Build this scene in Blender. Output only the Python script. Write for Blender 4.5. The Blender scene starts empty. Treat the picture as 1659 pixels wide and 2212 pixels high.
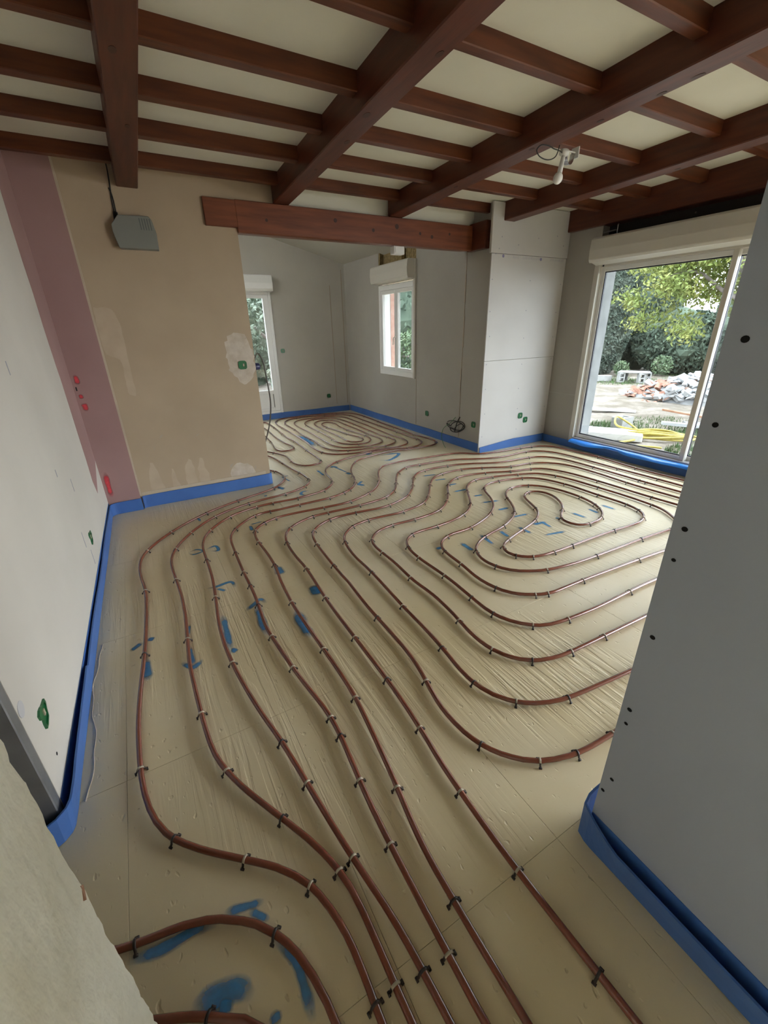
import bpy, bmesh, math, random
from mathutils import Vector, Matrix
random.seed(7)
SC = bpy.context.scene
COL = SC.collection
# ------------------------------------------------------------------ camera, sky, exposure
cam_data = bpy.data.cameras.new('camera')
cam = bpy.data.objects.new('camera', cam_data)
COL.objects.link(cam)
cam_data.sensor_fit = 'HORIZONTAL'
cam_data.sensor_width = 36.0
cam_data.lens = 912.515 / 1659.0 * 36.0
cam_data.clip_start = 0.02
cam_data.clip_end = 200
AX = Vector((0.86740379, -0.49714471, -0.02139634))
AY = Vector((0.21610034, 0.33761634, 0.91614183))
AZ = -Vector((0.44823131, 0.79928865, -0.40028283))
M = Matrix((AX, AY, AZ)).transposed().to_4x4()
M.translation = Vector((0, 0, 1.5))
cam.matrix_world = M
SC.camera = cam

world = bpy.data.worlds.new('overcast_sky')
SC.world = world
world.use_nodes = True
wn = world.node_tree.nodes['Background']
wn.inputs['Color'].default_value = (0.93, 0.97, 1.0, 1)
wn.inputs['Strength'].default_value = 4.0

vs = SC.view_settings
SC.display_settings.display_device = 'sRGB'
vs.view_transform = 'Standard'
vs.look = 'None'
vs.gamma = 1.0
vs.use_curve_mapping = False
vs.exposure = 2.05

# ------------------------------------------------------------------ materials
MATS = {}
def mat(name, base, rough=0.6, spec=0.4, noise=None, bump=None, metallic=0.0, coat=0.0, transmission=0.0, alpha=1.0):
    """noise = (scale, second colour, lo, hi[, stretch]); bump = (scale, strength, distance[, stretch])"""
    m = bpy.data.materials.new(name)
    m.use_nodes = True
    nt = m.node_tree
    b = nt.nodes['Principled BSDF']
    b.inputs['Base Color'].default_value = (*base, 1)
    b.inputs['Roughness'].default_value = rough
    b.inputs['Specular IOR Level'].default_value = spec
    b.inputs['Metallic'].default_value = metallic
    b.inputs['Coat Weight'].default_value = coat
    b.inputs['Coat Roughness'].default_value = 0.12
    tc = nt.nodes.new('ShaderNodeTexCoord')
    def coords(stretch):
        if not stretch:
            return tc.outputs['Object']
        mp = nt.nodes.new('ShaderNodeMapping')
        mp.inputs['Scale'].default_value = stretch
        nt.links.new(tc.outputs['Object'], mp.inputs['Vector'])
        return mp.outputs['Vector']
    if noise:
        sc, c2, lo, hi = noise[:4]
        nz = nt.nodes.new('ShaderNodeTexNoise')
        nz.inputs['Scale'].default_value = sc
        nz.inputs['Detail'].default_value = 5
        nt.links.new(coords(noise[4] if len(noise) > 4 else None), nz.inputs['Vector'])
        rp = nt.nodes.new('ShaderNodeValToRGB')
        rp.color_ramp.elements[0].position = lo
        rp.color_ramp.elements[1].position = hi
        rp.color_ramp.elements[0].color = (*base, 1)
        rp.color_ramp.elements[1].color = (*c2, 1)
        nt.links.new(nz.outputs['Fac'], rp.inputs['Fac'])
        nt.links.new(rp.outputs['Color'], b.inputs['Base Color'])
    if bump:
        sc, st, dist = bump[:3]
        nz2 = nt.nodes.new('ShaderNodeTexNoise')
        nz2.inputs['Scale'].default_value = sc
        nz2.inputs['Detail'].default_value = 4
        nt.links.new(coords(bump[3] if len(bump) > 3 else None), nz2.inputs['Vector'])
        bp = nt.nodes.new('ShaderNodeBump')
        bp.inputs['Strength'].default_value = st
        bp.inputs['Distance'].default_value = dist
        nt.links.new(nz2.outputs['Fac'], bp.inputs['Height'])
        nt.links.new(bp.outputs['Normal'], b.inputs['Normal'])
    MATS[name] = m
    return m

mat('drywall_mid_shaded', (0.50, 0.48, 0.43), 0.85, 0.2, noise=(1.3, (0.45, 0.43, 0.385), 0.35, 0.7), bump=(60, 0.05, 0.002))  # drywall darkened part-way: the end wall's shade is put into the colour
mat('drywall_back_shaded', (0.40, 0.38, 0.335), 0.85, 0.2, noise=(1.3, (0.36, 0.34, 0.30), 0.35, 0.7), bump=(60, 0.05, 0.002))  # grey board paper, darkened further to paint the shade of backlit walls
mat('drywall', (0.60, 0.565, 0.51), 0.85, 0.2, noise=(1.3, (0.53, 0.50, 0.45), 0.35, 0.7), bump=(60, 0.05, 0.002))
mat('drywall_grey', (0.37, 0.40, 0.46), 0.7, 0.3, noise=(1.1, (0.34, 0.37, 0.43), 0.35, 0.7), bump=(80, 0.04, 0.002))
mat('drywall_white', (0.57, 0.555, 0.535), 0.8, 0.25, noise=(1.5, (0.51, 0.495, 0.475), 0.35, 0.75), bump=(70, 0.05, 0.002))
mat('beige_plaster', (0.45, 0.355, 0.25), 0.85, 0.2, noise=(2.0, (0.405, 0.315, 0.22), 0.35, 0.7), bump=(35, 0.12, 0.004))
mat('pink_board', (0.36, 0.225, 0.215), 0.85, 0.2, noise=(2.2, (0.33, 0.20, 0.19), 0.35, 0.7), bump=(70, 0.05, 0.002))
mat('filler', (0.52, 0.44, 0.34), 0.8, 0.25, noise=(9, (0.46, 0.38, 0.29), 0.35, 0.7), bump=(20, 0.2, 0.004))
mat('filler_tan', (0.50, 0.405, 0.30), 0.85, 0.2, noise=(7, (0.455, 0.36, 0.26), 0.35, 0.7), bump=(25, 0.15, 0.004))
mat('filler_white', (0.57, 0.50, 0.42), 0.8, 0.25, noise=(14, (0.46, 0.385, 0.305), 0.35, 0.7), bump=(18, 0.4, 0.006))
mat('rough_plaster', (0.80, 0.78, 0.67), 0.9, 0.2, noise=(6, (0.60, 0.56, 0.43), 0.4, 0.72, (1, 1, 0.45)), bump=(22, 0.7, 0.02, (1, 1, 0.6)))
mat('smudge', (0.33, 0.33, 0.37), 0.9, 0.1)
mat('seam', (0.45, 0.43, 0.39), 0.9, 0.1)
mat('tape_brown', (0.40, 0.34, 0.27), 0.9, 0.1)
mat('ceiling_board', (0.71, 0.695, 0.60), 0.9, 0.15, noise=(2.5, (0.67, 0.655, 0.56), 0.35, 0.7), bump=(14, 0.15, 0.004))
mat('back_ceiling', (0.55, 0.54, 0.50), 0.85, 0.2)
mat('stained_wood', (0.110, 0.027, 0.012), 0.42, 0.40, noise=(4.5, (0.062, 0.015, 0.008), 0.35, 0.72, (6, 0.6, 6)), bump=(18, 0.12, 0.004, (6, 0.5, 6)))
mat('header_wood_lit', (0.205, 0.062, 0.025), 0.45, 0.38, noise=(4.5, (0.12, 0.033, 0.015), 0.35, 0.72, (0.6, 6, 6)), bump=(18, 0.12, 0.004, (0.5, 6, 6)))  # same stain, lightened: light falling on the header is put into the colour
mat('stained_wood_cross', (0.135, 0.038, 0.014), 0.42, 0.40, noise=(4.5, (0.066, 0.018, 0.009), 0.35, 0.72, (0.6, 6, 6)), bump=(18, 0.12, 0.004, (0.5, 6, 6)))
mat('knot', (0.055, 0.022, 0.014), 0.5, 0.4)
mat('pipe_red', (0.185, 0.050, 0.027), 0.22, 0.55, noise=(18, (0.15, 0.040, 0.022), 0.35, 0.7), coat=0.5)
mat('clip_dark', (0.022, 0.013, 0.010), 0.4, 0.5)
mat('clip_pale', (0.40, 0.34, 0.25), 0.35, 0.5)  # paints the highlight on pipe clip crowns; plain colour of the wire clips
mat('blue_foam', (0.060, 0.155, 0.43), 0.5, 0.4, noise=(5, (0.05, 0.13, 0.37), 0.35, 0.7), bump=(30, 0.12, 0.004))
mat('blue_film', (0.03, 0.24, 0.80), 0.3, 0.5)
mat('paint_red', (0.62, 0.06, 0.08), 0.6, 0.3)
mat('green_plastic', (0.012, 0.13, 0.045), 0.3, 0.5)
mat('dark_hole', (0.012, 0.012, 0.012), 0.8, 0.1)
mat('white_plastic', (0.72, 0.72, 0.70), 0.35, 0.5)
mat('pvc_white', (0.74, 0.74, 0.72), 0.3, 0.5)
mat('pvc_cream', (0.57, 0.545, 0.485), 0.32, 0.5)
mat('sill_grey', (0.40, 0.40, 0.42), 0.35, 0.5)
mat('gasket', (0.02, 0.02, 0.03), 0.5, 0.4)
mat('grey_plastic', (0.20, 0.205, 0.185), 0.45, 0.4)
mat('grey_dark', (0.10, 0.11, 0.105), 0.5, 0.4)
mat('cable_black', (0.018, 0.017, 0.016), 0.45, 0.4)
mat('cable_grey', (0.10, 0.09, 0.075), 0.5, 0.4)
mat('plug_blue', (0.03, 0.03, 0.09), 0.35, 0.5)
mat('string_green', (0.12, 0.30, 0.12), 0.6, 0.3)
mat('galvanised', (0.30, 0.31, 0.32), 0.45, 0.5, metallic=0.6, noise=(9, (0.22, 0.23, 0.24), 0.35, 0.7))
mat('bulb_glass', (0.85, 0.85, 0.83), 0.25, 0.5)
mat('steel', (0.55, 0.57, 0.62), 0.25, 0.5, metallic=0.9)
mat('insulation', (0.36, 0.27, 0.14), 0.95, 0.1, noise=(30, (0.20, 0.15, 0.07), 0.35, 0.65), bump=(40, 0.8, 0.02))
mat('void_dark', (0.045, 0.04, 0.038), 0.9, 0.1)
mat('render_pale', (0.27, 0.275, 0.27), 0.85, 0.2, noise=(7, (0.21, 0.215, 0.21), 0.4, 0.7), bump=(40, 0.3, 0.006))
mat('brick_pink', (0.52, 0.30, 0.24), 0.9, 0.2, noise=(12, (0.60, 0.42, 0.36), 0.4, 0.7))
mat('earth', (0.14, 0.12, 0.095), 0.95, 0.1, noise=(2.6, (0.24, 0.21, 0.18), 0.40, 0.64), bump=(7, 0.9, 0.08))
mat('grass_green', (0.085, 0.14, 0.055), 0.8, 0.2)
mat('cypress', (0.060, 0.082, 0.062), 0.8, 0.2, noise=(2.4, (0.105, 0.125, 0.098), 0.4, 0.65))
mat('hedge', (0.056, 0.080, 0.058), 0.8, 0.2, noise=(2.0, (0.095, 0.125, 0.088), 0.42, 0.65))
mat('leaf_lime', (0.19, 0.25, 0.065), 0.6, 0.3, noise=(3.2, (0.28, 0.29, 0.085), 0.4, 0.65))
mat('leaf_olive', (0.13, 0.17, 0.12), 0.6, 0.3, noise=(4, (0.22, 0.26, 0.20), 0.4, 0.65))
mat('leaf_shrub', (0.085, 0.13, 0.07), 0.6, 0.3, noise=(5, (0.15, 0.20, 0.11), 0.4, 0.65))
mat('bark', (0.17, 0.14, 0.125), 0.9, 0.1, noise=(10, (0.26, 0.23, 0.21), 0.4, 0.65), bump=(30, 0.4, 0.01))
mat('concrete', (0.30, 0.30, 0.29), 0.9, 0.15, noise=(9, (0.24, 0.24, 0.23), 0.4, 0.7))
mat('rubble_white', (0.42, 0.43, 0.44), 0.9, 0.15)
mat('rubble_grey', (0.24, 0.24, 0.24), 0.9, 0.15)
mat('rubble_tile', (0.24, 0.115, 0.08), 0.9, 0.15, noise=(9, (0.33, 0.20, 0.155), 0.4, 0.65))
mat('white_board', (0.72, 0.72, 0.70), 0.6, 0.3)
mat('hose_yellow', (0.42, 0.34, 0.075), 0.45, 0.4)
mat('timber', (0.30, 0.15, 0.09), 0.8, 0.2, noise=(8, (0.40, 0.23, 0.15), 0.4, 0.65))

def foam_material():
    m = bpy.data.materials.new('foam_floor')
    m.use_nodes = True
    nt = m.node_tree; N = nt.nodes; Lk = nt.links
    b = N['Principled BSDF']
    b.inputs['Roughness'].default_value = 0.40
    b.inputs['Specular IOR Level'].default_value = 1.0
    geo = N.new('ShaderNodeNewGeometry')
    n1 = N.new('ShaderNodeTexNoise'); n1.inputs['Scale'].default_value = 1.1; n1.inputs['Detail'].default_value = 6
    Lk.new(geo.outputs['Position'], n1.inputs['Vector'])
    r1 = N.new('ShaderNodeValToRGB')
    r1.color_ramp.elements[0].position = 0.34; r1.color_ramp.elements[1].position = 0.68
    r1.color_ramp.elements[0].color = (0.60, 0.50, 0.295, 1); r1.color_ramp.elements[1].color = (0.69, 0.605, 0.425, 1)
    Lk.new(n1.outputs['Fac'], r1.inputs['Fac'])
    Lk.new(r1.outputs['Color'], b.inputs['Base Color'])
    # ribbed and dented skin of the boards: fine ridges along y, scattered dents
    mp = N.new('ShaderNodeMapping'); mp.inputs['Scale'].default_value = (38, 2.0, 1)
    Lk.new(geo.outputs['Position'], mp.inputs['Vector'])
    n2 = N.new('ShaderNodeTexNoise'); n2.inputs['Scale'].default_value = 1.0; n2.inputs['Detail'].default_value = 3; n2.inputs['Distortion'].default_value = 0.6
    Lk.new(mp.outputs['Vector'], n2.inputs['Vector'])
    r2 = N.new('ShaderNodeValToRGB'); r2.color_ramp.elements[0].position = 0.44; r2.color_ramp.elements[1].position = 0.56
    Lk.new(n2.outputs['Fac'], r2.inputs['Fac'])
    n5 = N.new('ShaderNodeTexNoise'); n5.inputs['Scale'].default_value = 0.75; n5.inputs['Detail'].default_value = 2
    Lk.new(geo.outputs['Position'], n5.inputs['Vector'])
    r5 = N.new('ShaderNodeValToRGB'); r5.color_ramp.elements[0].position = 0.45; r5.color_ramp.elements[1].position = 0.58
    Lk.new(n5.outputs['Fac'], r5.inputs['Fac'])
    mm = N.new('ShaderNodeMath'); mm.operation = 'MULTIPLY'
    Lk.new(r2.outputs['Color'], mm.inputs[0]); Lk.new(r5.outputs['Color'], mm.inputs[1])
    mp3 = N.new('ShaderNodeMapping'); mp3.inputs['Scale'].default_value = (46, 26, 1); mp3.inputs['Rotation'].default_value = (0, 0, 0.5)
    Lk.new(geo.outputs['Position'], mp3.inputs['Vector'])
    n3 = N.new('ShaderNodeTexNoise'); n3.inputs['Scale'].default_value = 1.0; n3.inputs['Detail'].default_value = 1
    Lk.new(mp3.outputs['Vector'], n3.inputs['Vector'])
    r3 = N.new('ShaderNodeValToRGB'); r3.color_ramp.elements[0].position = 0.68; r3.color_ramp.elements[1].position = 0.76
    Lk.new(n3.outputs['Fac'], r3.inputs['Fac'])
    ad = N.new('ShaderNodeMath'); ad.operation = 'SUBTRACT'
    Lk.new(mm.outputs[0], ad.inputs[0]); Lk.new(r3.outputs['Color'], ad.inputs[1])
    bp = N.new('ShaderNodeBump'); bp.inputs['Strength'].default_value = 0.55; bp.inputs['Distance'].default_value = 0.004
    Lk.new(ad.outputs[0], bp.inputs['Height'])
    Lk.new(bp.outputs['Normal'], b.inputs['Normal'])
    MATS['foam_floor'] = m
foam_material()

def glass_material(name, tint):
    m = bpy.data.materials.new(name)
    m.use_nodes = True
    nt = m.node_tree; N = nt.nodes
    N.remove(N['Principled BSDF'])
    t = N.new('ShaderNodeBsdfTransparent'); t.inputs['Color'].default_value = (*tint, 1)
    g = N.new('ShaderNodeBsdfGlossy'); g.inputs['Roughness'].default_value = 0.02
    mx = N.new('ShaderNodeMixShader'); mx.inputs['Fac'].default_value = 0.05
    nt.links.new(t.outputs[0], mx.inputs[1]); nt.links.new(g.outputs[0], mx.inputs[2])
    nt.links.new(mx.outputs[0], N['Material Output'].inputs['Surface'])
    MATS[name] = m
glass_material('pane_glass', (0.72, 0.75, 0.77))

def spray_material(name, colour, strength):
    """chalky spray paint: opaque along the middle of a stroke, thinning to the edges (stored per vertex)"""
    m = bpy.data.materials.new(name)
    m.use_nodes = True
    nt = m.node_tree; N = nt.nodes
    b = N['Principled BSDF']
    b.inputs['Base Color'].default_value = (*colour, 1)
    b.inputs['Roughness'].default_value = 0.7
    at = N.new('ShaderNodeAttribute'); at.attribute_name = 'cover'
    geo = N.new('ShaderNodeNewGeometry')
    nz = N.new('ShaderNodeTexNoise'); nz.inputs['Scale'].default_value = 45; nz.inputs['Detail'].default_value = 4
    nt.links.new(geo.outputs['Position'], nz.inputs['Vector'])
    ma = N.new('ShaderNodeMath'); ma.operation = 'MULTIPLY_ADD'
    nt.links.new(nz.outputs['Fac'], ma.inputs[0]); ma.inputs[1].default_value = 0.8; ma.inputs[2].default_value = 0.55
    mu = N.new('ShaderNodeMath'); mu.operation = 'MULTIPLY'
    nt.links.new(at.outputs['Fac'], mu.inputs[0]); nt.links.new(ma.outputs[0], mu.inputs[1])
    mu2 = N.new('ShaderNodeMath'); mu2.operation = 'MULTIPLY'; mu2.use_clamp = True
    nt.links.new(mu.outputs[0], mu2.inputs[0]); mu2.inputs[1].default_value = strength
    nt.links.new(mu2.outputs[0], b.inputs['Alpha'])
    MATS[name] = m
spray_material('spray_blue', (0.040, 0.24, 0.52), 0.85)
spray_material('spray_red', (0.62, 0.05, 0.07), 0.95)

# ------------------------------------------------------------------ helpers
def link(name, me, m=None, parent=None, smooth=False, extra=()):
    if m:
        me.materials.append(MATS[m])
    for e in extra:
        me.materials.append(MATS[e])
    if smooth:
        me.shade_smooth()
    o = bpy.data.objects.new(name, me)
    COL.objects.link(o)
    if parent is not None:
        o.parent = parent
        if parent.type == 'EMPTY':
            o.matrix_parent_inverse = Matrix.Translation(-Vector(parent.location))
    return o
def empty(name, loc):
    o = bpy.data.objects.new(name, None)
    o.empty_display_size = 0.1
    o.location = loc
    COL.objects.link(o)
    return o
def tag(o, label=None, cat=None, group=None, kind=None):
    if label: o['label'] = label
    if cat: o['category'] = cat
    if group: o['group'] = group
    if kind: o['kind'] = kind
    return o
class MB:
    def __init__(s): s.v = []; s.f = []; s.mi = []
    def add(s, verts, faces, mi=0):
        n = len(s.v)
        s.v += [tuple(v) for v in verts]
        s.f += [tuple(i + n for i in f) for f in faces]
        s.mi += [mi] * len(faces)
        return s
    def box(s, x0, x1, y0, y1, z0, z1, mi=0):
        v = [(x, y, z) for z in (z0, z1) for y in (y0, y1) for x in (x0, x1)]
        return s.add(v, [(0, 2, 3, 1), (4, 5, 7, 6), (0, 1, 5, 4), (2, 6, 7, 3), (0, 4, 6, 2), (1, 3, 7, 5)], mi)
    def hexa(s, v, mi=0):
        return s.add(v, [(0, 2, 3, 1), (4, 5, 7, 6), (0, 1, 5, 4), (2, 6, 7, 3), (0, 4, 6, 2), (1, 3, 7, 5)], mi)
    def prism(s, poly, axis, a, b, mi=0):
        """poly: 2d points; axis: the extrusion axis"""
        n = len(poly)
        def p3(q, t):
            return {'x': (t, q[0], q[1]), 'y': (q[0], t, q[1]), 'z': (q[0], q[1], t)}[axis]
        v = [p3(q, a) for q in poly] + [p3(q, b) for q in poly]
        f = [tuple(range(n))[::-1], tuple(range(n, 2 * n))] + [(i, (i + 1) % n, n + (i + 1) % n, n + i) for i in range(n)]
        return s.add(v, f, mi)
    def tube(s, pts, r, sides=8, mi=0, caps=True, up=Vector((0, 0, 1))):
        pts = [Vector(p) for p in pts]
        n = len(pts); V = []; F = []
        rr = r if isinstance(r, (list, tuple)) else [r] * n
        prev = None
        for i, p in enumerate(pts):
            t = (pts[min(i + 1, n - 1)] - pts[max(i - 1, 0)])
            t = t.normalized() if t.length > 1e-9 else Vector((0, 0, 1))
            if prev is None:
                a = up if abs(t.dot(up)) < 0.95 else Vector((1, 0, 0))
                u = (a - t * a.dot(t)).normalized()
            else:
                u = prev - t * prev.dot(t)
                u = u.normalized() if u.length > 1e-6 else t.orthogonal().normalized()
            prev = u
            w = t.cross(u)
            for k in range(sides):
                an = 2 * math.pi * k / sides
                V.append(p + (u * math.cos(an) + w * math.sin(an)) * rr[i])
        for i in range(n - 1):
            for k in range(sides):
                k2 = (k + 1) % sides
                F.append((i * sides + k, i * sides + k2, (i + 1) * sides + k2, (i + 1) * sides + k))
        if caps:
            F.append(tuple(range(sides))[::-1]); F.append(tuple((n - 1) * sides + k for k in range(sides)))
        return s.add(V, F, mi)
    def mesh(s, name='m', bevel=0.0, seg=1):
        me = bpy.data.meshes.new(name)
        me.from_pydata(s.v, [], s.f)
        me.polygons.foreach_set('material_index', s.mi)
        bm = bmesh.new(); bm.from_mesh(me)
        bmesh.ops.recalc_face_normals(bm, faces=bm.faces)
        if bevel:
            bmesh.ops.bevel(bm, geom=list(bm.edges), offset=bevel, segments=seg, profile=0.5, affect='EDGES', clamp_overlap=True)
        bm.to_mesh(me); bm.free()
        me.update()
        return me
    def build(s, name, m, parent=None, bevel=0.0, smooth=False, extra=(), seg=1):
        return link(name, s.mesh(name, bevel, seg), m, parent, smooth, extra)
def catmull(P, step):
    P = [Vector(p) for p in P]
    Q = [2 * P[0] - P[1]] + P + [2 * P[-1] - P[-2]]
    out = []
    for i in range(1, len(Q) - 2):
        p0, p1, p2, p3 = Q[i - 1:i + 3]
        d = [max((b - a).length, 1e-6) ** 0.5 for a, b in ((p0, p1), (p1, p2), (p2, p3))]
        t0 = 0; t1 = d[0]; t2 = t1 + d[1]; t3 = t2 + d[2]
        n = max(1, int((p2 - p1).length / step))
        for k in range(n):
            t = t1 + (t2 - t1) * k / n
            a1 = p0 * ((t1 - t) / (t1 - t0)) + p1 * ((t - t0) / (t1 - t0))
            a2 = p1 * ((t2 - t) / (t2 - t1)) + p2 * ((t - t1) / (t2 - t1))
            a3 = p2 * ((t3 - t) / (t3 - t2)) + p3 * ((t - t2) / (t3 - t2))
            b1 = a1 * ((t2 - t) / (t2 - t0)) + a2 * ((t - t0) / (t2 - t0))
            b2 = a2 * ((t3 - t) / (t3 - t1)) + a3 * ((t - t1) / (t3 - t1))
            out.append(b1 * ((t2 - t) / (t2 - t1)) + b2 * ((t - t1) / (t2 - t1)))
    out.append(P[-1])
    return out
def patch(name, m, pts, axis, at, thick, parent, wobble=0.01, seed=1):
    """a thin skin of filler / stain with an uneven outline on a wall plane; pts are (u, z)"""
    rnd = random.Random(seed)
    c = catmull([Vector((p[0], p[1], 0)) for p in pts + [pts[0]]], 0.03)[:-1]
    poly = [(p.x + rnd.uniform(-wobble, wobble), p.y + rnd.uniform(-wobble, wobble)) for p in c]
    return MB().prism(poly, axis, at, at + thick).build(name, m, parent)
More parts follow.
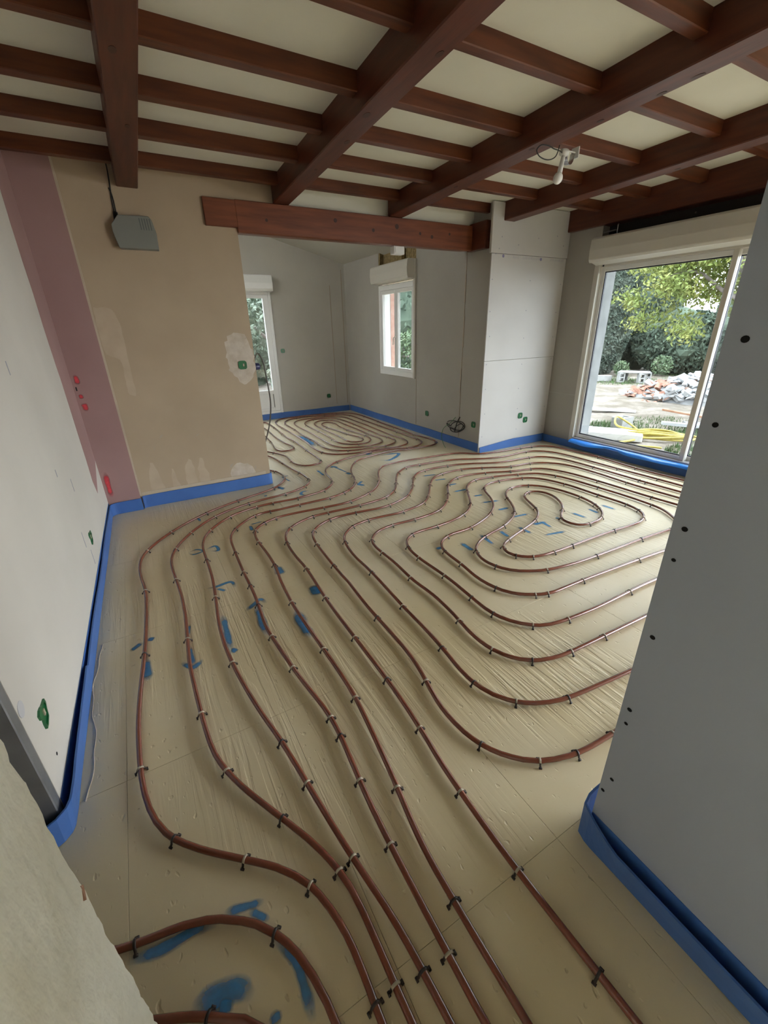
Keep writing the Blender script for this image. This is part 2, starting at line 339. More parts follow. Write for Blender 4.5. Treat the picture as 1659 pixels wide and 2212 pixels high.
# ------------------------------------------------------------------ pipe runs, clip places and paint strokes, plan coordinates in metres
PIPES={
'A':[(0.473,0.204),(0.470,0.444),(0.473,0.644),(0.510,0.921),(0.543,1.219),(0.549,1.319),(0.550,1.439),(0.535,2.059),(0.551,2.366),(0.568,2.510),(0.576,2.630),(0.577,2.790),(0.570,2.990),(0.572,3.090),(0.580,3.149),(0.597,3.205),(0.615,3.240),(0.654,3.284),(0.702,3.319),(0.755,3.346),(0.811,3.366),(0.870,3.378),(0.989,3.380),(1.388,3.352),(1.468,3.353),(1.527,3.361),(1.585,3.377),(1.660,3.404),(1.733,3.437),(1.803,3.475),(1.853,3.508),(1.912,3.562),(1.965,3.622),(2.012,3.686),(2.044,3.736),(2.124,3.898),(2.164,3.967),(2.209,4.033),(2.261,4.093),(2.306,4.132),(2.339,4.153),(2.395,4.172),(2.454,4.181),(2.573,4.191),(2.673,4.189),(2.911,4.160),(3.151,4.146),(3.290,4.129),(3.366,4.107),(3.419,4.081),(3.467,4.045),(3.551,3.961),(3.582,3.935),(3.615,3.915),(3.670,3.894),(3.748,3.877),(3.887,3.856),(4.246,3.826),(4.345,3.814),(4.442,3.791),(4.513,3.757),(4.561,3.721),(4.600,3.677),(4.620,3.643),(4.640,3.587),(4.652,3.509),(4.660,3.329),(4.679,3.090),(4.679,3.010),(4.674,2.930),(4.633,2.613),(4.623,2.473),(4.625,2.333),(4.641,2.013),(4.641,1.673),(4.612,1.435),(4.592,1.337),(4.530,1.148),(4.475,1.041),(4.434,0.973),(4.399,0.924),(4.345,0.865),(4.274,0.796),(4.227,0.759),(4.142,0.706),(4.090,0.676),(4.036,0.651),(3.867,0.590),(3.652,0.543),(3.374,0.513),(3.114,0.505),(2.794,0.511),(2.474,0.527),(1.755,0.572),(1.196,0.600),(1.117,0.614),(1.060,0.632),(1.006,0.656),(0.958,0.691),(0.905,0.750),(0.884,0.783),(0.867,0.819),(0.846,0.895),(0.839,0.995),(0.845,1.074),(0.884,1.270),(0.899,1.409),(0.903,1.829),(0.919,2.136),(0.918,2.223),(0.929,2.562),(0.939,2.722),(0.956,2.841),(0.966,2.879),(0.981,2.915),(1.002,2.949),(1.027,2.979),(1.056,3.006),(1.105,3.041),(1.158,3.069),(1.195,3.083),(1.252,3.097),(1.332,3.102),(1.492,3.094),(1.671,3.075),(1.730,3.076),(1.789,3.085),(1.847,3.101),(1.941,3.135),(2.013,3.167),(2.046,3.186),(2.075,3.209),(2.199,3.334),(2.249,3.397),(2.349,3.546),(2.400,3.607),(2.442,3.650),(2.488,3.688),(2.521,3.709),(2.576,3.732),(2.634,3.746),(2.713,3.755),(2.813,3.754),(2.953,3.741),(3.071,3.719),(3.147,3.697),(3.221,3.667),(3.311,3.623),(3.452,3.548),(3.526,3.518),(3.584,3.504),(3.643,3.495),(3.883,3.478),(3.982,3.464),(4.040,3.451),(4.077,3.437),(4.112,3.419),(4.144,3.396),(4.197,3.337),(4.235,3.268),(4.249,3.230),(4.264,3.173),(4.275,3.073),(4.282,2.673),(4.275,2.193),(4.281,1.833),(4.276,1.653),(4.261,1.534),(4.241,1.437),(4.203,1.323),(4.158,1.234),(4.101,1.153),(4.031,1.082),(3.950,1.025),(3.860,0.981),(3.747,0.943),(3.630,0.918),(3.471,0.901),(3.291,0.895),(3.091,0.899),(2.252,0.949),(1.592,0.978),(1.533,0.984),(1.474,0.996),(1.418,1.015),(1.383,1.034),(1.338,1.071),(1.313,1.102),(1.293,1.136),(1.272,1.191),(1.260,1.269),(1.262,1.349),(1.285,1.528),(1.296,1.687),(1.295,1.767),(1.285,1.926),(1.297,2.186),(1.296,2.445),(1.310,2.523),(1.325,2.559),(1.347,2.592),(1.373,2.621),(1.404,2.646),(1.437,2.667),(1.474,2.682),(1.531,2.697),(1.591,2.705),(1.651,2.707),(1.809,2.701),(1.968,2.713),(2.066,2.734),(2.103,2.747),(2.156,2.775),(2.236,2.834),(2.322,2.917),(2.412,3.024),(2.519,3.169),(2.573,3.227),(2.620,3.265),(2.670,3.298),(2.723,3.325),(2.779,3.346),(2.837,3.357),(2.897,3.359),(2.956,3.353),(3.054,3.332),(3.188,3.293),(3.353,3.221),(3.409,3.200),(3.505,3.173),(3.660,3.137),(3.715,3.115),(3.762,3.081),(3.802,3.037),(3.832,2.986),(3.855,2.930),(3.878,2.854),(3.893,2.775),(3.905,2.676),(3.913,2.556),(3.920,2.356),(3.922,1.976),(3.935,1.697),(3.933,1.597),(3.919,1.518),(3.899,1.463),(3.880,1.428),(3.857,1.396),(3.813,1.356),(3.780,1.335),(3.744,1.318),(3.668,1.296),(3.569,1.283),(3.469,1.280),(3.310,1.287),(2.811,1.327),(2.471,1.349),(2.192,1.364),(1.932,1.372),(1.893,1.380),(1.856,1.392),(1.820,1.410),(1.770,1.442),(1.740,1.467),(1.714,1.497),(1.684,1.548),(1.671,1.585),(1.658,1.643),(1.652,1.703),(1.653,1.762),(1.672,1.921),(1.680,2.061),(1.687,2.120),(1.703,2.177),(1.733,2.227),(1.760,2.255),(1.792,2.279),(1.845,2.304),(1.902,2.316),(2.062,2.322),(2.140,2.337),(2.235,2.367),(2.310,2.395),(2.383,2.428),(2.435,2.458),(2.530,2.530),(2.573,2.572),(2.612,2.617),(2.646,2.667),(2.686,2.736),(2.765,2.897),(2.799,2.945),(2.844,2.983),(2.897,3.011),(2.953,3.028),(2.992,3.033),(3.072,3.030),(3.171,3.016),(3.267,2.991),(3.343,2.964),(3.396,2.938),(3.443,2.902),(3.480,2.857),(3.508,2.804),(3.543,2.690),(3.567,2.552),(3.571,2.452),(3.572,2.232),(3.580,2.032),(3.575,1.953),(3.559,1.875),(3.539,1.819),(3.507,1.772),(3.463,1.734),(3.411,1.705),(3.354,1.688),(3.296,1.679),(3.236,1.679),(2.956,1.697),(2.336,1.706),(2.237,1.715),(2.198,1.724),(2.161,1.737),(2.127,1.756),(2.097,1.781),(2.074,1.811),(2.065,1.828),(2.057,1.865),(2.058,1.883),(2.068,1.919),(2.089,1.950),(2.135,1.985),(2.246,2.028),(2.591,2.130),(2.681,2.172),(2.747,2.217),(2.790,2.257),(2.837,2.322),(2.931,2.520),(2.962,2.570),(2.990,2.597),(3.022,2.619),(3.076,2.638),(3.112,2.637),(3.146,2.623),(3.175,2.599),(3.196,2.567),(3.208,2.531),(3.209,2.493),(3.204,2.454),(3.192,2.416),(3.177,2.380),(3.147,2.328),(3.113,2.279),(3.073,2.234),(3.013,2.182),(2.897,2.104),(2.855,2.064),(2.838,2.031),(2.834,2.012),(2.833,1.994),(2.838,1.956),(2.853,1.923),(2.865,1.909),(2.896,1.889),(2.952,1.875),(3.032,1.874),(3.090,1.883),(3.147,1.902),(3.199,1.930),(3.260,1.981),(3.298,2.026),(3.338,2.095),(3.361,2.150),(3.377,2.207),(3.390,2.286),(3.394,2.366),(3.388,2.466),(3.375,2.544),(3.358,2.602),(3.334,2.656),(3.302,2.706),(3.262,2.750),(3.230,2.773),(3.177,2.798),(3.138,2.808),(3.079,2.814),(3.021,2.808),(2.965,2.788),(2.915,2.757),(2.869,2.719),(2.819,2.658),(2.740,2.519),(2.673,2.420),(2.619,2.361),(2.557,2.311),(2.452,2.253),(2.341,2.207),(2.264,2.186),(2.128,2.157),(2.052,2.132),(1.980,2.097),(1.931,2.063),(1.903,2.036),(1.879,2.005),(1.860,1.970),(1.843,1.913),(1.839,1.874),(1.840,1.835),(1.853,1.777),(1.868,1.740),(1.900,1.691),(1.942,1.650),(1.992,1.617),(2.063,1.581),(2.139,1.558),(2.218,1.542),(2.317,1.529),(2.437,1.520),(2.816,1.505),(3.075,1.499),(3.411,1.477),(3.471,1.476),(3.527,1.489),(3.559,1.508),(3.587,1.535),(3.675,1.644),(3.716,1.711),(3.741,1.787),(3.757,1.926),(3.763,2.085),(3.745,2.505),(3.734,2.645),(3.713,2.762),(3.695,2.820),(3.671,2.875),(3.642,2.926),(3.605,2.973),(3.575,2.999),(3.524,3.029),(3.165,3.150),(3.028,3.181),(2.949,3.191),(2.891,3.186),(2.834,3.168),(2.763,3.131),(2.700,3.084),(2.671,3.056),(2.633,3.010),(2.500,2.810),(2.429,2.714),(2.358,2.644),(2.310,2.608),(2.259,2.577),(2.167,2.538),(2.051,2.511),(1.892,2.493),(1.732,2.493),(1.673,2.486),(1.636,2.474),(1.601,2.456),(1.569,2.433),(1.542,2.405),(1.521,2.372),(1.498,2.318),(1.488,2.279),(1.480,2.220),(1.477,2.100),(1.488,1.820),(1.472,1.461),(1.478,1.402),(1.488,1.363),(1.512,1.309),(1.546,1.260),(1.588,1.218),(1.620,1.196),(1.675,1.174),(1.733,1.162),(1.992,1.141),(2.432,1.138),(2.752,1.124),(3.192,1.099),(3.352,1.094),(3.492,1.096),(3.591,1.104),(3.690,1.119),(3.767,1.139),(3.841,1.169),(3.910,1.208),(3.970,1.260),(4.008,1.306),(4.049,1.374),(4.078,1.448),(4.097,1.525),(4.110,1.624),(4.113,1.784),(4.103,2.144),(4.107,2.264),(4.130,2.583),(4.132,2.803),(4.125,2.923),(4.104,3.020),(4.090,3.057),(4.061,3.109),(4.038,3.141),(3.998,3.186),(3.953,3.225),(3.920,3.247),(3.867,3.274),(3.810,3.291),(3.751,3.301),(3.591,3.314),(3.494,3.336),(3.421,3.367),(3.280,3.442),(3.189,3.484),(3.096,3.522),(3.039,3.539),(2.960,3.552),(2.881,3.556),(2.801,3.553),(2.722,3.540),(2.664,3.524),(2.609,3.501),(2.575,3.481),(2.528,3.445),(2.485,3.404),(2.418,3.329),(2.218,3.079),(2.147,3.010),(2.082,2.963),(2.047,2.945),(1.991,2.926),(1.815,2.893),(1.757,2.889),(1.597,2.901),(1.517,2.903),(1.418,2.893),(1.341,2.873),(1.305,2.857),(1.256,2.824),(1.212,2.784),(1.186,2.754),(1.165,2.720),(1.149,2.684),(1.123,2.588),(1.109,2.489),(1.102,2.390),(1.102,2.150),(1.081,1.729),(1.074,1.489),(1.064,1.329),(1.047,1.170),(1.046,1.111),(1.057,1.032),(1.077,0.976),(1.108,0.926),(1.134,0.896),(1.164,0.871),(1.197,0.849),(1.251,0.823),(1.308,0.805),(1.387,0.790),(2.661,0.663),(2.900,0.646),(3.180,0.639),(3.400,0.648),(3.539,0.664),(3.637,0.681),(3.773,0.715),(3.921,0.774),(3.974,0.802),(4.042,0.845),(4.090,0.880),(4.135,0.920),(4.228,1.023),(4.312,1.159),(4.359,1.269),(4.392,1.363),(4.407,1.421),(4.446,1.637),(4.464,1.937),(4.466,2.157),(4.455,2.617),(4.454,3.117),(4.440,3.316),(4.423,3.415),(4.402,3.471),(4.384,3.506),(4.350,3.554),(4.322,3.583),(4.275,3.619),(4.240,3.638),(4.203,3.653),(4.146,3.667),(4.066,3.672),(3.887,3.660),(3.807,3.659),(3.707,3.669),(3.629,3.685),(3.554,3.711),(3.462,3.751),(3.233,3.874),(3.177,3.895),(3.100,3.915),(3.002,3.933),(2.863,3.950),(2.643,3.965),(2.564,3.963),(2.508,3.946),(2.455,3.919),(2.405,3.886),(2.345,3.834),(2.304,3.790),(2.255,3.727),(2.115,3.508),(2.043,3.412),(1.973,3.341),(1.924,3.307),(1.889,3.288),(1.853,3.272),(1.796,3.254),(1.737,3.244),(1.658,3.235),(1.478,3.226),(1.178,3.231),(1.099,3.224),(1.041,3.209),(0.968,3.178),(0.899,3.138),(0.853,3.100),(0.827,3.070),(0.805,3.037),(0.774,2.964),(0.753,2.867),(0.744,2.767),(0.741,2.627),(0.746,2.428),(0.723,1.964),(0.717,1.204),(0.701,0.965),(0.687,0.826),(0.678,0.566),(0.679,0.446),(0.693,0.066)],
'B':[(0.319,0.293),(0.308,0.473),(0.299,0.553),(0.263,0.768),(0.201,1.226),(0.167,1.414),(0.144,1.573),(0.127,1.732),(0.118,1.892),(0.118,2.012),(0.124,2.132),(0.172,2.630),(0.185,3.110),(0.198,3.209),(0.225,3.305),(0.251,3.359),(0.281,3.410),(0.317,3.458),(0.370,3.518),(0.428,3.573),(0.475,3.610),(0.525,3.642),(0.580,3.667),(0.694,3.702),(0.812,3.722),(0.932,3.724),(1.092,3.712),(1.171,3.717),(1.368,3.751),(1.423,3.772),(1.472,3.804),(1.517,3.844),(1.558,3.888),(1.581,3.920),(1.599,3.955),(1.622,4.031),(1.645,4.209),(1.657,4.268),(1.681,4.344),(1.716,4.415),(1.763,4.479),(1.820,4.535),(1.868,4.571),(1.937,4.610),(2.029,4.648),(2.162,4.694),(2.338,4.730),(2.435,4.754),(2.494,4.762),(2.573,4.761),(2.693,4.750),(2.792,4.734),(3.006,4.684),(3.065,4.677),(3.124,4.680),(3.181,4.695),(3.234,4.722),(3.298,4.770),(3.336,4.814),(3.356,4.848),(3.376,4.904),(3.385,4.943),(3.390,5.002),(3.377,6.123),(3.374,6.743),(3.380,7.043),(3.375,7.143),(3.366,7.201),(3.350,7.258),(3.327,7.312),(3.295,7.360),(3.255,7.401),(3.207,7.434),(3.154,7.460),(3.080,7.489),(2.907,7.538),(2.730,7.570),(2.591,7.582),(2.511,7.581),(2.452,7.575),(2.394,7.563),(2.358,7.550),(2.324,7.533),(2.292,7.511),(2.263,7.486),(2.224,7.442),(2.190,7.394),(2.161,7.342),(2.139,7.287),(2.124,7.230),(2.114,7.171),(2.107,7.092),(2.107,6.712),(2.086,6.192),(2.099,5.752),(2.094,5.653),(2.072,5.454),(2.070,5.355),(2.075,5.295),(2.093,5.219),(2.093,5.198),(2.110,5.162),(2.142,5.112),(2.182,5.068),(2.228,5.030),(2.280,5.001),(2.354,4.973),(2.433,4.959),(2.632,4.939),(2.772,4.937),(2.851,4.945),(2.927,4.968),(2.996,5.006),(3.041,5.045),(3.073,5.093),(3.088,5.129),(3.101,5.187),(3.098,5.208),(3.101,5.267),(3.098,5.326),(3.076,5.504),(3.072,5.604),(3.084,6.444),(3.083,6.724),(3.075,6.884),(3.056,7.022),(3.039,7.078),(3.023,7.113),(3.002,7.144),(2.977,7.172),(2.947,7.195),(2.896,7.221),(2.821,7.244),(2.723,7.257),(2.646,7.253),(2.592,7.236),(2.559,7.218),(2.529,7.195),(2.476,7.138),(2.434,7.072),(2.404,6.999),(2.384,6.903),(2.377,6.803),(2.384,6.163),(2.381,5.943),(2.373,5.823),(2.350,5.625),(2.345,5.546),(2.349,5.487),(2.361,5.430),(2.383,5.376),(2.402,5.342),(2.437,5.296),(2.465,5.270),(2.513,5.240),(2.549,5.227),(2.604,5.218),(2.641,5.220),(2.677,5.230),(2.710,5.245),(2.740,5.267),(2.780,5.308),(2.812,5.357),(2.835,5.410),(2.849,5.467),(2.858,5.526),(2.861,5.666),(2.851,5.805),(2.810,6.143),(2.801,6.322),(2.807,6.442),(2.839,6.679),(2.840,6.738),(2.832,6.794),(2.812,6.844),(2.780,6.879),(2.754,6.890),(2.740,6.891),(2.711,6.885),(2.672,6.857),(2.641,6.812),(2.620,6.759),(2.605,6.682),(2.602,6.623),(2.607,6.544),(2.643,6.287),(2.691,5.849),(2.709,5.751),(2.745,5.617),(2.754,5.560),(2.752,5.503),(2.738,5.448),(2.711,5.401),(2.673,5.368),(2.643,5.356),(2.627,5.355),(2.595,5.358),(2.565,5.372),(2.539,5.394),(2.519,5.422),(2.506,5.455),(2.499,5.491),(2.499,5.549),(2.514,5.707),(2.518,5.847),(2.500,6.607),(2.506,6.746),(2.523,6.844),(2.548,6.918),(2.588,6.985),(2.640,7.041),(2.671,7.062),(2.704,7.077),(2.738,7.085),(2.774,7.085),(2.809,7.076),(2.842,7.060),(2.886,7.026),(2.910,6.997),(2.928,6.965),(2.947,6.911),(2.957,6.834),(2.952,6.594),(2.958,6.234),(2.953,5.734),(2.962,5.414),(2.958,5.355),(2.949,5.297),(2.931,5.241),(2.914,5.208),(2.911,5.186),(2.886,5.156),(2.856,5.131),(2.823,5.110),(2.767,5.089),(2.689,5.074),(2.590,5.063),(2.531,5.067),(2.493,5.076),(2.348,5.142),(2.314,5.162),(2.285,5.188),(2.280,5.209),(2.250,5.257),(2.231,5.312),(2.221,5.370),(2.218,5.429),(2.219,5.569),(2.235,6.009),(2.242,6.349),(2.240,6.529),(2.229,6.809),(2.230,6.909),(2.235,6.989),(2.245,7.067),(2.258,7.125),(2.277,7.181),(2.315,7.249),(2.367,7.306),(2.430,7.349),(2.503,7.375),(2.621,7.391),(2.780,7.394),(2.899,7.381),(2.957,7.367),(3.013,7.349),(3.067,7.324),(3.099,7.304),(3.142,7.266),(3.166,7.236),(3.185,7.203),(3.205,7.148),(3.217,7.091),(3.223,7.031),(3.222,6.732),(3.227,6.312),(3.210,5.832),(3.206,5.551),(3.209,5.411),(3.225,5.152),(3.221,5.092),(3.211,5.033),(3.195,4.976),(3.179,4.940),(3.146,4.891),(3.118,4.865),(3.084,4.845),(3.010,4.815),(2.933,4.801),(2.873,4.802),(2.695,4.825),(2.495,4.825),(2.375,4.830),(2.295,4.839),(2.218,4.857),(2.143,4.884),(2.091,4.914),(2.031,4.965),(1.995,5.012),(1.970,5.066),(1.951,5.143),(1.945,5.183),(1.940,5.302),(1.946,5.442),(1.973,5.701),(1.978,5.820),(1.981,6.741),(1.975,7.061),(1.978,7.181),(1.987,7.280),(2.005,7.378),(2.038,7.471),(2.075,7.541),(2.109,7.589),(2.150,7.629),(2.181,7.651),(2.233,7.674),(2.289,7.689),(2.368,7.701),(2.467,7.708),(2.587,7.712),(2.787,7.704),(2.886,7.691),(2.984,7.673),(3.081,7.648),(3.176,7.618),(3.250,7.588),(3.321,7.552),(3.371,7.520),(3.416,7.482),(3.455,7.439),(3.477,7.407),(3.502,7.354),(3.519,7.298),(3.530,7.240),(3.538,7.160),(3.541,6.960),(3.517,6.160),(3.518,5.720),(3.506,5.320),(3.511,5.180),(3.537,4.982),(3.543,4.882),(3.535,4.783),(3.520,4.726),(3.502,4.692),(3.463,4.649),(3.412,4.619),(3.356,4.604),(3.216,4.598),(3.076,4.602),(2.937,4.615),(2.739,4.644),(2.659,4.646),(2.540,4.632),(2.403,4.604),(2.306,4.578),(2.214,4.542),(2.163,4.511),(2.133,4.486),(2.094,4.442),(2.068,4.404),(2.121,4.474),(2.052,4.391),(1.995,4.309),(1.956,4.240),(1.915,4.149),(1.882,4.054),(1.836,3.901),(1.806,3.827),(1.776,3.776),(1.740,3.728),(1.698,3.685),(1.652,3.647),(1.601,3.616),(1.528,3.585),(1.470,3.568),(1.392,3.553),(1.292,3.547),(1.052,3.545),(0.893,3.536),(0.780,3.541),(0.723,3.534),(0.668,3.514),(0.602,3.471),(0.528,3.403),(0.464,3.327),(0.433,3.276),(0.410,3.221),(0.397,3.163),(0.389,3.103),(0.369,2.643),(0.364,2.303),(0.342,1.964),(0.346,1.864),(0.373,1.549),(0.408,1.292),(0.413,1.232),(0.412,1.132),(0.394,0.893),(0.388,0.753),(0.389,0.253)],
'C':[(0.181,0.373),(0.181,0.493),(0.176,0.573),(0.159,0.651),(0.131,0.725),(0.098,0.775),(0.059,0.820),(-0.136,0.992),(-0.203,1.065),(-0.225,1.099),(-0.250,1.153),(-0.267,1.210),(-0.278,1.269),(-0.286,1.349),(-0.290,1.469),(-0.288,1.629),(-0.275,1.808),(-0.242,2.147),(-0.219,2.567),(-0.218,2.707),(-0.235,2.906),(-0.239,3.006),(-0.235,3.106),(-0.223,3.185),(-0.206,3.242),(-0.182,3.297),(-0.142,3.366),(-0.096,3.432),(-0.034,3.510),(0.034,3.584),(0.091,3.639),(0.167,3.704),(0.313,3.810),(0.382,3.851),(0.453,3.888),(0.655,3.976),(0.937,4.076),(1.008,4.112),(1.071,4.161),(1.126,4.219),(1.174,4.283),(1.202,4.335),(1.219,4.391),(1.223,4.451),(1.218,4.570),(1.208,4.629),(1.195,4.665),(1.176,4.700),(1.089,4.835),(1.049,4.904),(0.985,5.028),(0.943,5.119),(0.914,5.194),(0.886,5.290),(0.855,5.446),(0.841,5.566),(0.832,5.705),(0.794,6.605),(0.792,6.766),(0.796,6.906),(0.804,7.025),(0.818,7.124),(0.839,7.222),(0.861,7.299),(0.890,7.373),(0.917,7.425),(0.951,7.473),(0.991,7.516),(1.038,7.551),(1.090,7.579),(1.164,7.607),(1.241,7.626),(1.340,7.640),(1.419,7.643),(1.519,7.638),(1.637,7.621),(1.715,7.603),(1.786,7.574),(1.829,7.541),(1.860,7.497),(1.876,7.444),(1.881,7.387),(1.868,6.888),(1.835,6.308),(1.835,6.168),(1.849,5.908),(1.848,5.788),(1.820,5.329),(1.813,5.009),(1.806,4.849),(1.799,4.770),(1.788,4.733),(1.768,4.701),(1.755,4.688),(1.723,4.668),(1.686,4.657),(1.628,4.655),(1.591,4.665),(1.558,4.684),(1.531,4.712),(1.502,4.763),(1.485,4.819),(1.478,4.878),(1.496,5.178),(1.496,5.198),(1.482,5.275),(1.466,5.332),(1.436,5.406),(1.272,5.726),(1.219,5.855),(1.202,5.913),(1.187,5.991),(1.178,6.070),(1.173,6.170),(1.164,6.530),(1.164,6.670),(1.176,6.809),(1.200,6.905),(1.222,6.959),(1.241,6.991),(1.278,7.029),(1.306,7.043),(1.337,7.048),(1.368,7.042),(1.398,7.026),(1.438,6.990),(1.459,6.959),(1.476,6.924),(1.502,6.850),(1.558,6.637),(1.569,6.579),(1.575,6.520),(1.572,6.400),(1.549,6.121),(1.533,5.982),(1.489,5.685),(1.486,5.626),(1.490,5.569),(1.507,5.518),(1.526,5.490),(1.552,5.470),(1.582,5.458),(1.614,5.456),(1.646,5.464),(1.674,5.481),(1.707,5.521),(1.725,5.573),(1.731,5.629),(1.728,5.688),(1.698,5.885),(1.689,6.084),(1.690,6.345),(1.713,6.724),(1.719,6.924),(1.718,7.044),(1.708,7.121),(1.682,7.195),(1.664,7.229),(1.629,7.276),(1.602,7.305),(1.557,7.342),(1.507,7.373),(1.471,7.389),(1.415,7.406),(1.377,7.413),(1.318,7.415),(1.279,7.412),(1.223,7.399),(1.187,7.385),(1.154,7.366),(1.125,7.342),(1.100,7.314),(1.078,7.282),(1.047,7.211),(1.018,7.095),(0.993,6.937),(0.979,6.778),(0.974,6.597),(0.977,6.397),(0.988,6.218),(1.000,6.118),(1.017,6.020),(1.041,5.923),(1.071,5.828),(1.108,5.735),(1.141,5.662),(1.259,5.453),(1.285,5.400),(1.306,5.344),(1.326,5.268),(1.342,5.169),(1.361,4.896),(1.354,5.048),(1.377,4.727),(1.418,4.389),(1.423,4.229),(1.413,4.151),(1.392,4.095),(1.348,4.030),(1.305,3.989),(1.236,3.950),(1.143,3.914),(1.066,3.892),(0.987,3.879),(0.788,3.855),(0.730,3.843),(0.652,3.822),(0.558,3.789),(0.485,3.757),(0.415,3.718),(0.365,3.684),(0.304,3.634),(0.232,3.563),(0.167,3.487),(0.109,3.406),(0.056,3.321),(0.020,3.250),(-0.009,3.175),(-0.030,3.098),(-0.041,3.019),(-0.043,2.919),(-0.028,2.559),(-0.028,2.399),(-0.034,2.239),(-0.054,1.960),(-0.059,1.840),(-0.044,1.360),(-0.026,1.262),(0.007,1.168),(0.040,1.095),(0.169,0.846),(0.193,0.791),(0.219,0.715),(0.231,0.657),(0.236,0.598),(0.242,0.338)],
'D':[(-1.100,1.050),(-0.857,1.025),(-0.758,1.006),(-0.564,0.943),(-0.361,0.851),(-0.204,0.816),(-0.146,0.796),(-0.110,0.778),(-0.060,0.744),(-0.029,0.718),(0.010,0.672),(0.032,0.638),(0.050,0.602),(0.069,0.544),(0.082,0.485),(0.089,0.424)],
'E':[(-1.100,0.860),(-0.811,0.838),(-0.730,0.821),(-0.530,0.767),(-0.473,0.745),(-0.209,0.626),(-0.139,0.582),(-0.061,0.514)]}
